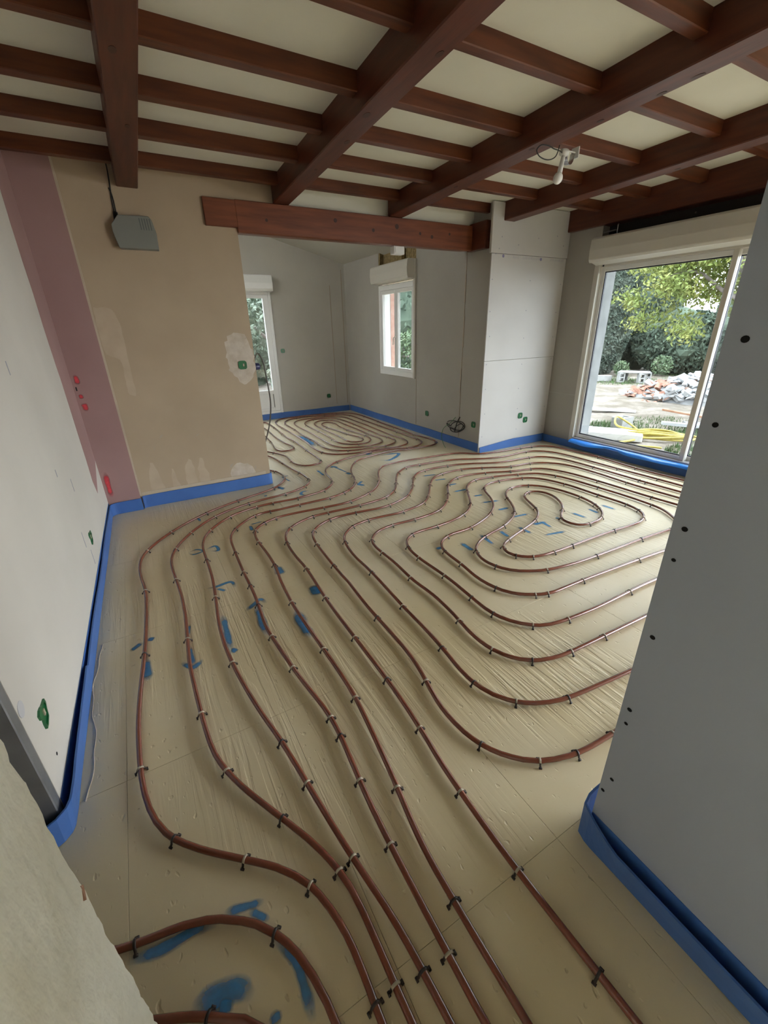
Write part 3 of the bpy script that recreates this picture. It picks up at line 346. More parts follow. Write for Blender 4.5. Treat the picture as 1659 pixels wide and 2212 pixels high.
CLIPS={
'A':[(0.585,3.172),(0.682,3.306),(0.834,3.372),(0.570,2.981),(0.573,2.570),(0.844,3.090),(0.751,2.856),(1.516,3.359),(1.240,3.362),(1.764,3.453),(2.031,3.714),(1.533,3.227),(1.249,3.230),(1.064,3.216),(1.853,3.272),(2.012,3.378),(2.136,3.539),(2.320,3.808),(2.508,3.946),(2.710,3.962),(0.746,2.440),(0.725,2.020),(1.754,3.079),(1.458,3.097),(1.195,3.083),(0.995,2.938),(0.939,2.722),(0.921,2.358),(2.055,3.193),(2.259,3.412),(2.393,3.600),(2.634,3.746),(1.286,2.845),(1.128,2.611),(1.102,2.162),(1.485,2.901),(1.802,2.891),(2.059,2.950),(2.192,3.052),(2.418,3.329),(2.698,3.534),(1.315,2.536),(1.296,2.319),(1.285,1.964),(1.579,2.704),(1.799,2.700),(2.091,2.742),(1.636,2.474),(1.491,2.292),(1.476,2.125),(1.881,2.492),(2.942,3.742),(2.983,3.549),(3.248,3.457),(3.535,3.325),(3.798,3.293),(2.283,2.877),(2.405,3.016),(2.551,3.205),(2.756,3.339),(3.114,3.317),(3.409,3.200),(3.673,3.133),(2.211,2.554),(2.421,2.705),(2.602,2.966),(2.857,3.176),(3.085,3.170),(3.372,3.085),(1.487,1.854),(1.476,1.563),(2.097,2.327),(2.424,2.451),(2.808,2.953),(3.082,3.029),(3.354,2.959),(1.812,2.290),(1.685,2.109),(1.672,1.921),(1.671,1.585),(1.800,1.422),(1.905,1.377),(2.181,1.365),(2.341,2.207),(2.594,2.339),(2.788,2.605),(3.009,2.805),(3.198,2.789),(2.073,2.140),(1.879,2.005),(1.850,1.788),(2.085,1.574),(2.616,2.140),(2.830,2.310),(3.066,2.636),(3.013,2.182),(2.855,2.064),(2.415,2.077),(2.198,2.012),(2.080,1.941),(2.080,1.802),(2.173,1.732),(2.308,1.708),(2.506,1.702),(4.356,3.812),(4.197,3.831),(4.125,3.669),(3.952,3.469),(4.678,2.988),(4.455,2.617),(4.624,2.504),(4.466,2.165),(4.275,2.270),(4.281,2.771),(3.916,2.483),(4.108,2.272),(4.275,2.193),(3.754,2.342),(3.923,1.944),(3.561,2.593),(3.572,2.232),(3.575,1.953),(3.528,1.799),(3.389,1.697),(3.746,1.816),(3.387,2.263),(3.338,2.095),(3.283,2.007),(3.113,1.890),(2.928,1.879),(3.006,1.695),(3.375,1.479),(3.022,1.501),(2.513,1.516),(2.705,1.334),(3.686,2.842),(0.535,2.083),(0.902,1.686),(1.080,1.707),(1.277,1.462),(0.720,1.635),(0.545,1.611),(0.719,1.302),(0.870,1.196),(1.062,1.308),(0.545,1.244),(1.476,1.412),(1.588,1.218),(1.800,1.154),(2.314,1.139),(1.279,1.167),(1.394,1.026),(1.564,0.980),(1.829,0.967),(1.050,1.065),(1.346,0.797),(1.125,0.905),(0.872,0.806),(0.996,0.662),(1.157,0.606),(1.355,0.590),(0.703,0.983),(0.682,0.727),(0.497,0.826),(0.678,0.458),(0.469,0.476),(0.689,0.172)],
'B':[(0.262,3.380),(0.475,3.610),(0.726,3.709),(0.887,3.725),(0.179,2.882),(0.149,2.382),(0.450,3.306),(0.649,3.504),(0.807,3.541),(1.071,3.546),(0.379,2.919),(0.368,2.580),(0.367,2.402),(1.115,3.712),(1.413,3.767),(1.609,3.983),(1.392,3.553),(1.549,3.593),(1.652,3.647),(1.800,3.816),(1.864,3.993),(0.124,1.773),(0.356,2.175),(0.345,1.877),(0.369,1.578),(0.413,1.244),(0.201,1.226),(0.232,0.999),(0.412,1.124),(0.395,0.911),(0.387,0.699),(0.270,0.720),(0.388,0.412),(0.312,0.409),(1.927,4.605),(2.459,4.758),(3.006,4.684),(3.389,4.985),(3.385,5.543),(3.377,6.096),(3.374,6.649),(3.366,7.201),(2.960,7.525),(2.416,7.568),(2.111,7.151),(2.103,6.597),(2.089,6.046),(2.076,5.493),(2.258,5.012),(2.807,4.939),(3.098,5.326),(3.075,5.884),(3.084,6.437),(3.061,6.995),(2.635,7.250),(2.377,6.803),(2.383,6.250),(2.358,5.693),(2.549,5.227),(2.861,5.587),(2.811,6.134),(2.840,6.693),(2.613,6.494),(2.690,5.856),(1.964,5.088),(1.978,6.880),(2.026,7.442),(2.682,7.710),(3.261,7.583),(3.541,6.954),(3.523,6.378),(3.519,5.826),(3.507,5.262),(3.509,4.703)],
'C':[(-0.007,3.540),(0.299,3.801),(0.614,3.960),(0.999,4.106),(-0.192,3.275),(-0.218,2.707),(0.007,3.218),(-0.035,2.722),(0.143,3.455),(0.365,3.684),(0.686,3.832),(1.055,3.890),(1.305,3.989),(1.416,4.161),(1.414,4.432),(-0.252,2.041),(-0.047,2.065),(-0.054,1.532),(-0.288,1.386),(-0.016,1.230),(-0.203,1.065),(0.111,0.958),(-0.018,0.889),(0.131,0.725),(0.216,0.726),(0.241,0.413),(0.181,0.404),(1.200,4.654),(0.935,5.138),(0.833,5.679),(0.808,6.237),(0.792,6.796),(0.877,7.342),(1.307,7.637),(1.836,7.533),(1.872,6.988),(1.840,6.431),(1.849,5.877),(1.820,5.318),(1.796,4.756),(1.479,4.921),(1.411,5.456),(1.191,5.968),(1.164,6.522),(1.296,7.040),(1.561,6.623),(1.544,6.070),(1.670,7.218),(1.141,5.662)],
'D':[(-0.319,0.839),(-0.002,0.688)],
'E':[(-0.188,0.614)]}
MARKS=[
([(-0.315,2.143),(-0.255,2.190)],0.020),
([(-0.233,2.203),(-0.197,2.185)],0.020),
([(-0.244,2.040),(-0.243,1.873)],0.026),
([(-0.021,2.220),(-0.041,2.112)],0.012),
([(-0.043,2.032),(-0.044,1.937),(-0.046,1.858)],0.016),
([(-0.095,1.922),(-0.071,1.882),(-0.046,1.854),(0.005,1.889)],0.018),
([(0.157,2.217),(0.146,2.019),(0.140,1.872)],0.022),
([(0.131,1.868),(0.145,1.869),(0.165,1.886)],0.026),
([(0.119,2.548),(0.171,2.537),(0.270,2.545),(0.281,2.462)],0.017),
([(0.174,2.514),(0.224,2.453)],0.015),
([(0.274,2.175),(0.340,2.218),(0.382,2.251),(0.406,2.190)],0.020),
([(0.352,2.198),(0.338,2.035),(0.328,1.898)],0.030),
([(0.537,2.033),(0.526,1.897),(0.525,1.757)],0.040),
([(0.715,2.225),(0.708,2.113)],0.040),
([(0.081,3.123),(0.138,3.142),(0.178,3.092),(0.106,3.074),(0.082,3.120)],0.012),
([(0.199,3.103),(0.271,3.127),(0.277,3.041),(0.221,3.065)],0.016),
([(0.146,3.747),(0.228,3.750),(0.242,3.658)],0.013),
([(0.589,3.359),(0.582,3.238)],0.020),
([(0.591,3.370),(0.708,3.383)],0.012),
([(1.060,4.147),(1.103,4.040)],0.020),
([(1.205,4.480),(1.239,4.235)],0.012),
([(1.193,4.442),(1.289,4.462)],0.012),
([(1.314,3.864),(1.243,3.880),(1.205,3.823),(1.239,3.758)],0.020),
([(1.789,4.444),(1.843,4.486),(1.860,4.396)],0.030),
([(1.839,4.478),(1.890,4.169)],0.014),
([(1.877,4.201),(1.885,4.101)],0.030),
([(1.798,3.785),(1.856,3.694)],0.030),
([(1.800,3.763),(1.897,3.838)],0.020),
([(1.626,4.491),(1.620,4.206)],0.016),
([(1.064,4.164),(1.123,4.066)],0.020),
([(0.592,2.580),(0.577,2.454)],0.040),
([(0.712,2.229),(0.702,2.099)],0.045),
([(0.871,3.968),(0.910,3.971)],0.020),
([(2.510,3.619),(2.691,3.577)],0.020),
([(2.535,3.436),(2.693,3.401)],0.018),
([(2.579,3.234),(2.687,3.224)],0.020),
([(2.489,3.055),(2.691,3.036)],0.020),
([(2.583,2.859),(2.697,2.838)],0.020),
([(2.528,2.695),(2.729,2.646)],0.020),
([(2.538,2.489),(2.677,2.474)],0.020),
([(2.520,2.316),(2.723,2.284)],0.018),
([(1.879,2.181),(1.873,2.022)],0.026),
([(2.093,2.212),(2.066,2.022)],0.022),
([(2.270,2.182),(2.249,2.046)],0.022),
([(2.445,2.156),(2.443,2.003)],0.022),
([(2.567,2.116),(2.711,2.094)],0.022),
([(2.679,2.135),(2.658,1.992)],0.022),
([(2.493,1.937),(2.704,1.891)],0.018),
([(2.836,2.114),(2.853,2.077)],0.020),
([(3.034,2.114),(3.052,1.964)],0.022),
([(3.226,2.092),(3.219,1.968)],0.022),
([(3.398,2.088),(3.413,1.943)],0.022),
([(1.688,2.217),(1.692,2.175)],0.030),
([(2.484,4.593),(2.775,4.537),(2.520,4.346),(2.406,4.423)],0.030),
([(2.395,4.731),(2.476,4.746)],0.050),
([(2.032,6.298),(2.031,5.832),(1.996,5.475)],0.060),
([(-0.342,0.815),(-0.253,0.797),(-0.173,0.794),(-0.119,0.776)],0.020),
([(0.007,0.665),(0.039,0.605),(0.044,0.540),(0.042,0.470)],0.018),
([(-0.102,0.793),(-0.052,0.778),(0.005,0.761)],0.016),
([(-0.039,0.762),(0.006,0.712)],0.014),
([(-0.207,0.644),(-0.145,0.632),(-0.099,0.619),(-0.070,0.587)],0.032),
([(-0.125,0.620),(-0.140,0.590)],0.024),
([(-0.033,0.540),(-0.033,0.509)],0.020),
]
# ================================================================== THE SETTING
def zc(y):            # underside of the ceiling boards: falls slightly towards the far wall
    return 2.668 + 0.02 * (4.27 - y)
def zb(y):            # underside of the main beams
    return 2.50 + 0.02 * (4.27 - y)

# ---- floor: screed slab carrying insulation boards laid with open joints
floor = tag(MB().box(-2.2, 5.12, -3.2, 8.09, -0.20, -0.042).build('floor', 'foam_floor'), 'pale beige insulation board floor', kind='structure')
board_cache = {}
def floor_board(x0, x1, y0, y1):
    k = (round(x1 - x0, 3), round(y1 - y0, 3))
    if k not in board_cache:
        w, h = k
        g = 0.0004
        c = 0.0006
        m = MB()
        v = [(g, g, -0.042), (w - g, g, -0.042), (w - g, h - g, -0.042), (g, h - g, -0.042),
             (g, g, -c), (w - g, g, -c), (w - g, h - g, -c), (g, h - g, -c),
             (g + c, g + c, 0), (w - g - c, g + c, 0), (w - g - c, h - g - c, 0), (g + c, h - g - c, 0)]
        m.add(v, [(0, 1, 5, 4), (1, 2, 6, 5), (2, 3, 7, 6), (3, 0, 4, 7), (4, 5, 9, 8), (5, 6, 10, 9), (6, 7, 11, 10), (7, 4, 8, 11), (8, 9, 10, 11)])
        me = m.mesh('insulation_board')
        me.materials.append(MATS['foam_floor'])
        board_cache[k] = me
    o = bpy.data.objects.new('insulation_board', board_cache[k])
    COL.objects.link(o)
    o.parent = floor
    o.location = (x0, y0, 0)
rows = [-3.2, -2.31, -1.39, -0.47, 0.45, 1.37, 2.29, 3.21, 4.13, 5.05, 5.97, 6.89, 7.79]
for i in range(len(rows) - 1):
    off = 0.26 if rows[i] < 2.5 else (0.36 if i % 2 else 0.33)
    xs = [-2.2] + [off + 0.595 * k for k in range(-4, 9) if -2.1 < off + 0.595 * k < 4.78] + [4.82]
    for a, b in zip(xs[:-1], xs[1:]):
        if rows[i] > 4.1 and a > 3.75:
            continue
        floor_board(a, b, rows[i], rows[i + 1])

# ---- walls
def wall(name, label, mb, m, bevel=0.0):
    return tag(mb.build(name, m, None, bevel), label, kind='structure')
TOP = 2.86
# left dry-lined wall, slightly out of square, ending in an open metal stud
LW = [(-0.50, 1.31), (-0.425, 4.40)]
wl = wall('wall_left', 'pale drywall along the left side of the room', MB().prism([LW[0], LW[1], (-0.525, 4.40), (-0.60, 1.31)], 'z', 0, TOP), 'drywall')
# salmon pink fire board: a face towards the camera and a strip turning onto the left wall
wp = wall('wall_pink', 'salmon pink plasterboard pier in the left corner', MB().box(-0.43, -0.172, 4.265, 4.40, 0, TOP), 'pink_board')
def lwx(y): return LW[0][0] + (LW[1][0] - LW[0][0]) * (y - LW[0][1]) / (LW[1][1] - LW[0][1])
m = MB()
edge = []
rnd = random.Random(3)
for i in range(13):
    z = 0.46 + (2.67 - 0.46) * i / 12
    edge.append((3.80 + 0.02 * math.sin(z * 2.2) + rnd.uniform(-0.012, 0.012), z))
poly = [(4.262, 0.52)] + [(3.87, 0.34)] + edge + [(4.262, 2.67)]
V = [(lwx(y) + 0.0015, y, z) for y, z in poly] + [(lwx(y) - 0.01, y, z) for y, z in poly]
n = len(poly)
m.add(V, [tuple(range(n)), tuple(range(n, 2 * n))[::-1]] + [(i, (i + 1) % n, n + (i + 1) % n, n + i) for i in range(n)])
tag(m.build('pink_strip', 'pink_board', wl), 'salmon pink board strip left unpainted beside the corner')
# old beige plastered wall with the opening to its right
wb = wall('wall_beige', 'old beige plastered wall left of the opening', MB().box(-0.40, 1.045, 4.30, 4.52, 0, 2.50).box(-0.40, 1.38, 4.30, 4.52, 2.50, 3.75), 'beige_plaster')
MB().box(-0.172, -0.158, 4.27, 4.31, 0.122, 2.66).build('plaster_edge', 'filler', wb)
wh = wall('wall_lintel', 'cream infill wall above the header beam', MB().box(1.38, 5.12, 4.335, 4.50, 2.49, 3.75), 'ceiling_board')
# back room
DX0, DX1, DZ1 = 1.36, 2.29, 2.09          # glazed door opening in the back wall
m = MB().box(-2.2, DX0, 7.79, 8.09, 0, 3.75).box(DX1, 3.96, 7.79, 8.09, 0, 3.75).box(DX0, DX1, 7.79, 8.09, DZ1, 3.75).box(DX0, DX1, 7.79, 8.09, -0.2, 0.10)
wk = wall('wall_back', 'pale grey drywall at the end of the back room', m, 'drywall_mid_shaded')
WY0, WY1, WZ0, WZ1 = 5.48, 6.52, 0.79, 2.12   # casement window opening
m = (MB().box(3.66, 3.96, 4.00, WY0, 0, 3.75).box(3.66, 3.96, WY1, 7.79, 0, 3.75).box(3.66, 3.96, WY0, WY1, 0, WZ0)
     .box(3.66, 3.96, WY0, WY1, 2.545, 3.75).box(3.80, 3.96, WY0, WY1, WZ1, 2.545))
wr = wall('wall_right', 'pale grey drywall on the right of the back room', m, 'drywall_back_shaded')
MB().box(3.735, 3.80, WY0, WY1, 2.13, 2.545).build('insulation_batt', 'insulation', wr)
MB().box(3.665, 3.73, 5.86, 5.90, 2.14, 2.545).build('timber_batten', 'insulation', wr, 0.004)
MB().box(3.665, 3.73, WY1 - 0.03, WY1, 2.14, 2.545).build('timber_batten', 'insulation', wr, 0.004)
for y0 in (4.42, 5.45):
    MB().box(3.655, 3.662, y0 - 0.004, y0 + 0.004, 0.12, 2.27 if y0 < 5 else 0.79).build('board_joint', 'tape_brown', wr)
for k, (y0, z0, z1) in enumerate(((4.42, 1.75, 2.05), (4.415, 1.25, 1.6), (4.425, 0.7, 1.0))):
    MB().box(3.652, 3.661, y0 - 0.009, y0 + 0.009, z0, z1).build('joint_stain', 'tape_brown', wr)
for x0, z0, z1 in ((3.37, 0.15, 2.2), (3.60, 0.15, 2.45)):
    MB().box(x0 - 0.006, x0 + 0.006, 7.784, 7.792, z0, z1).build('board_joint', 'tape_brown', wk)
# projecting drywall pier right of the opening, boarded in three lifts
wc = wall('wall_pier', 'white plasterboard pier between the opening and the sliding window', MB().box(3.661, 5.12, 3.995, 4.33, 0, TOP), 'drywall_back_shaded')
for z0, z1, yf, x0 in ((0.0, 1.106, 3.981, 3.632), (1.109, 2.204, 3.981, 3.632), (2.207, 2.665, 3.968, 3.608)):
    MB().box(x0, 4.815, yf, 3.996, z0 + 0.001, z1).build('plasterboard', 'drywall_white', wc, 0.0015)
rnd = random.Random(11)
screw = MB().tube([(0, 0, 0), (0, -0.0015, 0)], 0.0065, 8).mesh('screw_head')
screw.materials.append(MATS['smudge'])
def put(me, name, loc, parent):
    o = bpy.data.objects.new(name, me)
    COL.objects.link(o); o.parent = parent; o.location = loc
    return o
for x0 in (3.68, 4.25, 4.76):
    for z0 in [0.2 + 0.29 * k for k in range(8)]:
        put(screw, 'screw_head', (x0 + rnd.uniform(-0.02, 0.02), 3.981, z0 + rnd.uniform(-0.03, 0.03)), wc)
for x0, z0 in ((3.75, 2.36), (4.0, 2.30), (4.3, 2.38), (4.6, 2.42), (4.72, 2.33), (3.72, 2.25)):
    put(screw, 'screw_head', (x0, 3.968, z0), wc)
# blurred factory stamp on the board edge: small bars, not legible in the photograph either
stamp = MB()
x0 = 3.945
while x0 < 4.76:
    w = rnd.uniform(0.006, 0.016)
    if not (4.03 < x0 < 4.09 or 4.40 < x0 < 4.53):
        stamp.box(x0, x0 + w, 3.9800, 3.9812, 2.168 + rnd.uniform(0, 0.006), 2.196 - rnd.uniform(0, 0.008))
    x0 += w + rnd.uniform(0.006, 0.012)
mat('stamp_ink', (0.47, 0.46, 0.47), 0.85, 0.2)
stamp.build('printed_stamp', 'stamp_ink', wc)
mat('stamp_dot', (0.24, 0.22, 0.36), 0.85, 0.2)
for x0, z0 in ((3.80, 2.187), (4.385, 2.180)):
    MB().tube([(x0, 3.9815, z0), (x0, 3.9798, z0)], 0.016, 12).build('stamp_dot', 'stamp_dot', wc)
# window wall with the sliding door opening and, out of view, an unglazed opening added to let in more daylight
SY0, SY1, SZ0, SZ1 = 0.86, 3.545, 0.085, 2.115
m = (MB().box(4.82, 5.12, SY1, 3.996, 0, TOP).box(4.82, 5.12, SY0, SY1, -0.2, SZ0).box(4.95, 5.12, SY0 - 0.05, 3.60, 2.115, TOP)
     .box(4.82, 5.12, 0.2, SY0, 0, TOP).box(4.82, 5.12, -3.2, -3.0, 0, TOP).box(4.82, 5.12, -3.0, 0.2, 2.3, TOP))
ww = wall('wall_window', 'grey drywall around the sliding window', m, 'drywall_back_shaded')
MB().box(4.93, 4.949, SY0, 3.60, 2.12, TOP).build('void_shade_sheet', 'void_dark', ww)  # dark sheet painting the shade in the gap above the shutter box
MB().box(4.815, 4.8195, 3.555, 3.98, 0.66, 0.664).build('board_joint', 'seam', ww)
MB().tube([(4.84, 3.57, 2.40), (4.84, 3.40, 2.405)], 0.007, 8).build('conduit_stub', 'grey_plastic', ww)
MB().box(4.83, 4.84, 3.375, 3.385, 2.34, 2.46).build('hanger_strap', 'steel', ww)
MB().tube([(4.86, 2.62, 2.41), (4.84, 2.62, 2.41)], 0.008, 8).build('fixing_head', 'steel', ww)
# outside faces: pale render round the opening
MB().box(5.121, 5.14, SY1, 4.6, -0.6, 3.2).build('render_skin', 'render_pale', ww)
MB().box(4.955, 5.14, SY1 - 0.022, SY1 - 0.001, -0.2, 2.4).build('render_reveal', 'render_pale', ww)
# near walls that frame the viewpoint
wgn = wall('wall_near_right', 'grey plasterboard partition at the right edge with screw holes', MB().box(0.936, 1.03, -0.16, 0.408, 0, TOP), 'drywall_grey')
hole = MB().tube([(0, 0, 0), (-0.001, 0, 0)], 0.0062, 12).mesh('screw_hole')
hole.materials.append(MATS['dark_hole'])
for k, (y0, z0, s) in enumerate(((0.375, 1.468, 1.1), (0.382, 1.318, 0.9), (0.382, 1.099, 1.0), (0.386, 1.023, 0.75), (0.383, 0.814, 1.0), (0.387, 0.575, 1.0), (0.386, 0.526, 0.8), (0.381, 0.309, 0.9), (0.396, 0.244, 0.9))):
    o = put(hole, 'screw_hole', (0.936, y0, z0), wgn)
    o.scale = (1, s, s * 0.9)
m = MB().box(-0.75, -0.235, -1.6, 0.560, 0, TOP)
wnl = wall('wall_near_left', 'rough pale plaster door jamb in the lower left corner', m, 'rough_plaster')
me = wnl.data
bm = bmesh.new(); bm.from_mesh(me)
bmesh.ops.bevel(bm, geom=[e for e in bm.edges if abs(e.verts[0].co.x + 0.235) < 1e-4 and abs(e.verts[1].co.x + 0.235) < 1e-4 and abs(e.verts[0].co.y - 0.56) < 1e-4 and abs(e.verts[1].co.y - 0.56) < 1e-4], offset=0.012, segments=3, profile=0.5, affect='EDGES')
bmesh.ops.subdivide_edges(bm, edges=[e for e in bm.edges if abs(e.verts[0].co.z - e.verts[1].co.z) > 1], cuts=120)
bmesh.ops.subdivide_edges(bm, edges=[e for e in bm.edges if abs(e.verts[0].co.y - e.verts[1].co.y) > 1], cuts=30)
rnd = random.Random(5)
for v in bm.verts:
    if v.co.x > -0.26 and v.co.y > 0.4:
        v.co.x += rnd.uniform(-0.0022, 0.0022); v.co.y += rnd.uniform(-0.003, 0.003)
bm.to_mesh(me); bm.free()
tag(patch('rust_spot', 'timber', [(0.541, 0.712), (0.545, 0.727), (0.549, 0.738), (0.552, 0.73), (0.549, 0.716), (0.545, 0.708)], 'x', -0.2365, 0.0035, wnl, 0.0025, 9), 'small rust-brown chip in the plaster edge')
# walls that close the house behind the viewpoint
wall('wall_far_left', 'outer wall of the house beyond the left side', MB().box(-2.5, -2.2, -3.5, 8.09, -0.2, 3.75), 'drywall')
wall('wall_behind', 'outer wall of the house behind the viewpoint', MB().box(-2.2, -0.9, -3.5, -3.2, -0.2, 3.0).box(0.5, 5.12, -3.5, -3.2, -0.2, 3.0).box(-0.9, 0.5, -3.5, -3.2, -0.2, 3.0), 'drywall')

# ---- filler, stains and marks on the beige wall
Y = 4.2992
tag(patch('filler_patch', 'filler_white', [(0.80, 1.16), (0.80, 1.40), (0.855, 1.475), (0.93, 1.49), (0.985, 1.47), (1.025, 1.36), (1.03, 1.15), (0.98, 1.06), (0.91, 1.03), (0.86, 1.09)], 'y', Y, 0.002, wb, 0.012, 1), 'rough white filler patch around a socket box')
tag(patch('filler_patch', 'filler_tan', [(-0.15, 1.69), (-0.03, 1.68), (0.005, 1.57), (0.0, 1.2), (-0.01, 1.0), (-0.05, 1.02), (-0.06, 1.3), (-0.14, 1.35)], 'y', Y, 0.002, wb, 0.004, 2), 'long pale skim patch beside the pink pier')
for i, pl in enumerate(([(0.24, 0.13), (0.25, 0.3), (0.30, 0.40), (0.33, 0.3), (0.33, 0.13)], [(0.36, 0.13), (0.37, 0.32), (0.40, 0.4), (0.43, 0.3), (0.45, 0.13)], [(0.66, 0.13), (0.66, 0.22), (0.70, 0.27), (0.85, 0.25), (0.88, 0.19), (0.89, 0.13)], [(-0.08, 0.12), (-0.06, 0.26), (-0.02, 0.42), (0.02, 0.28), (0.04, 0.12)], [(0.12, 0.12), (0.14, 0.33), (0.17, 0.2), (0.18, 0.12)])):
    patch('filler_patch', 'filler_white' if i == 2 else 'filler_tan', pl, 'y', Y, 0.0016, wb, 0.008, 20 + i)
MB().box(-0.155, 1.0, 4.296, 4.302, 0.118, 0.150).build('plaster_band', 'filler', wb)
for i, (x0, z0, w, h) in enumerate(((0.655, 0.235, 0.04, 0.05), (0.03, 0.50, 0.012, 0.06), (0.40, 0.60, 0.03, 0.02), (0.10, 0.62, 0.03, 0.03), (0.90, 0.18, 0.01, 0.05), (0.985, 1.43, 0.02, 0.02), (0.30, 1.20, 0.03, 0.008))):
    patch('wall_scuff', 'tape_brown', [(x0, z0), (x0 + w * .5, z0 + h * .3), (x0 + w, z0 + h), (x0 + w * .3, z0 + h * .8)], 'y', Y, 0.0012, wb, 0.004, 40 + i)
# marks on the left wall
for i, (y0, z0, z1) in enumerate(((2.54, 1.34, 1.40), (2.75, 0.80, 0.84), (3.05, 0.62, 0.70), (2.86, 0.32, 0.42), (2.95, 0.16, 0.26))):
    a, b = lwx(y0) + 0.001, lwx(y0)
    MB().box(b - 0.004, a, y0, y0 + 0.012, z0, z1).build('pencil_smudge', 'smudge', wl)
tag(MB().tube([(lwx(1.34) - 0.004, 1.34, 0.485), (lwx(1.34) + 0.001, 1.34, 0.485)], 0.026, 16).build('ink_spot', 'stamp_ink', wl), 'round grey-blue ink spot')
MB().tube([(lwx(1.42) - 0.004, 1.42, 0.20), (lwx(1.42) + 0.001, 1.42, 0.20)], 0.006, 8).build('screw_hole', 'dark_hole', wl)

# ---- the ceiling: pale boards, five main beams, cross joists, header beam
ceil_m = MB()
def slab(x0, x1, y0, y1, th):
    ceil_m.hexa([(x0, y0, zc(y0)), (x1, y0, zc(y0)), (x0, y1, zc(y1)), (x1, y1, zc(y1)), (x0, y0, zc(y0) + th), (x1, y0, zc(y0) + th), (x0, y1, zc(y1) + th), (x1, y1, zc(y1) + th)])
slab(-2.2, 5.6, -3.5, 4.336, 0.25)
ceiling = tag(ceil_m.build('ceiling', 'ceiling_board'), 'cream boards of the beamed ceiling', kind='structure')
def beam(name, xa, ya, xb, yb, w, z_of, top, label=None, m='stained_wood'):
    """beam lying roughly along y from (xa, ya) to (xb, yb)"""
    h = w / 2
    v = [(xa - h, ya, z_of(ya)), (xa + h, ya, z_of(ya)), (xb - h, yb, z_of(yb)), (xb + h, yb, z_of(yb)),
         (xa - h, ya, top(ya)), (xa + h, ya, top(ya)), (xb - h, yb, top(yb)), (xb + h, yb, top(yb))]
    o = MB().hexa(v).build(name, m, ceiling, 0.006)
    if label: o['label'] = label
    return o
ceil_top = lambda y: zc(y) + 0.03
BEAMS = [  # x at y = -3.2, x at far end, far end y, width
    (0.10, 0.275, 4.305, 0.145), (1.235, 1.450, 4.305, 0.142), (2.505, 2.615, 4.305, 0.155), (3.88, 3.835, 4.10, 0.150)]
beam('main_beam', BEAMS[0][0], -3.2, BEAMS[0][1], BEAMS[0][2], BEAMS[0][3], zb, ceil_top, 'dark red main beam ending above the grey wall unit')
beam('main_beam', BEAMS[1][0], -3.2, BEAMS[1][1], BEAMS[1][2], BEAMS[1][3], zb, ceil_top, 'dark red main beam resting on the left part of the header')
beam('main_beam', BEAMS[2][0], -3.2, BEAMS[2][1], BEAMS[2][2], BEAMS[2][3], zb, ceil_top, 'dark red main beam beside the hanging bulb')
beam('main_beam', BEAMS[3][0], -3.2, BEAMS[3][1], BEAMS[3][2], BEAMS[3][3], zb, ceil_top, 'dark red main beam meeting the white pier')
beam('main_beam', 4.86, -3.2, 4.86, 3.985, 0.19, lambda y: 2.466, ceil_top, 'dark red wall beam above the sliding window')
def bx(i, y):
    xa, xb, ye, w = BEAMS[i]
    t = (y + 3.2) / (ye + 3.2)
    return xa + (xb - xa) * t, w / 2
for y0 in (4.08, 3.545, 3.05, 2.545, 1.995, 1.47, 0.95, 0.43, -0.09, -0.61, -1.13, -1.65, -2.2, -2.75):
    spans = []
    left = -0.55 if y0 > 1.3 else -2.2
    cs = [bx(i, y0) for i in range(4)]
    spans.append((left, cs[0][0] - cs[0][1]))
    for i in range(3):
        spans.append((cs[i][0] + cs[i][1], cs[i + 1][0] - cs[i + 1][1]))
    spans.append((cs[3][0] + cs[3][1], 4.765))
    for a, b in spans:
        w = 0.066 + rnd.uniform(-0.004, 0.004)
        d = 0.082 + rnd.uniform(-0.004, 0.004)
        y1 = y0 + w
        if y0 > 4.0 and a > 2.6: y1 = y0 + 0.05
        MB().hexa([(a - 0.004, y0, zc(y0) - d), (b + 0.004, y0, zc(y0) - d), (a - 0.004, y1, zc(y1) - d), (b + 0.004, y1, zc(y1) - d),
                   (a - 0.004, y0, zc(y0) + 0.02), (b + 0.004, y0, zc(y0) + 0.02), (a - 0.004, y1, zc(y1) + 0.02), (b + 0.004, y1, zc(y1) + 0.02)]).build('cross_joist', 'stained_wood_cross', ceiling, 0.004)
hd = MB().prism([(4.272, 2.268), (4.295, 2.262), (4.50, 2.285), (4.50, 2.49), (4.272, 2.498)], 'x', 1.046, 3.60).build('header_beam', 'header_wood_lit', ceiling, 0.005)
hd['label'] = 'red-brown header beam across the opening to the back room'
MB().prism([(4.272, 2.298), (4.31, 2.298), (4.31, 2.494), (4.272, 2.494)], 'x', 0.793, 1.050).build('header_end', 'header_wood_lit', ceiling, 0.004)
MB().box(3.60, 3.665, 4.06, 4.36, 2.262, 2.52).build('header_return', 'stained_wood', ceiling, 0.004)
kn = MB().tube([(0, 0.002, 0), (0, -0.0012, 0)], 0.016, 10).mesh('knot'); kn.materials.append(MATS['knot'])
for x0, z0, s in ((1.30, 2.37, 0.8), (1.95, 2.42, 1.1), (2.35, 2.37, 1.0), (2.62, 2.42, 1.4), (2.90, 2.38, 0.9), (3.05, 2.36, 1.1), (3.28, 2.40, 0.8)):
    o = put(kn, 'knot', (x0, 4.272, z0), ceiling); o.scale = (s, 1, s)
kb = MB().tube([(0, 0, 0.002), (0, 0, -0.0012)], 0.02, 10).mesh('knot_under'); kb.materials.append(MATS['knot'])
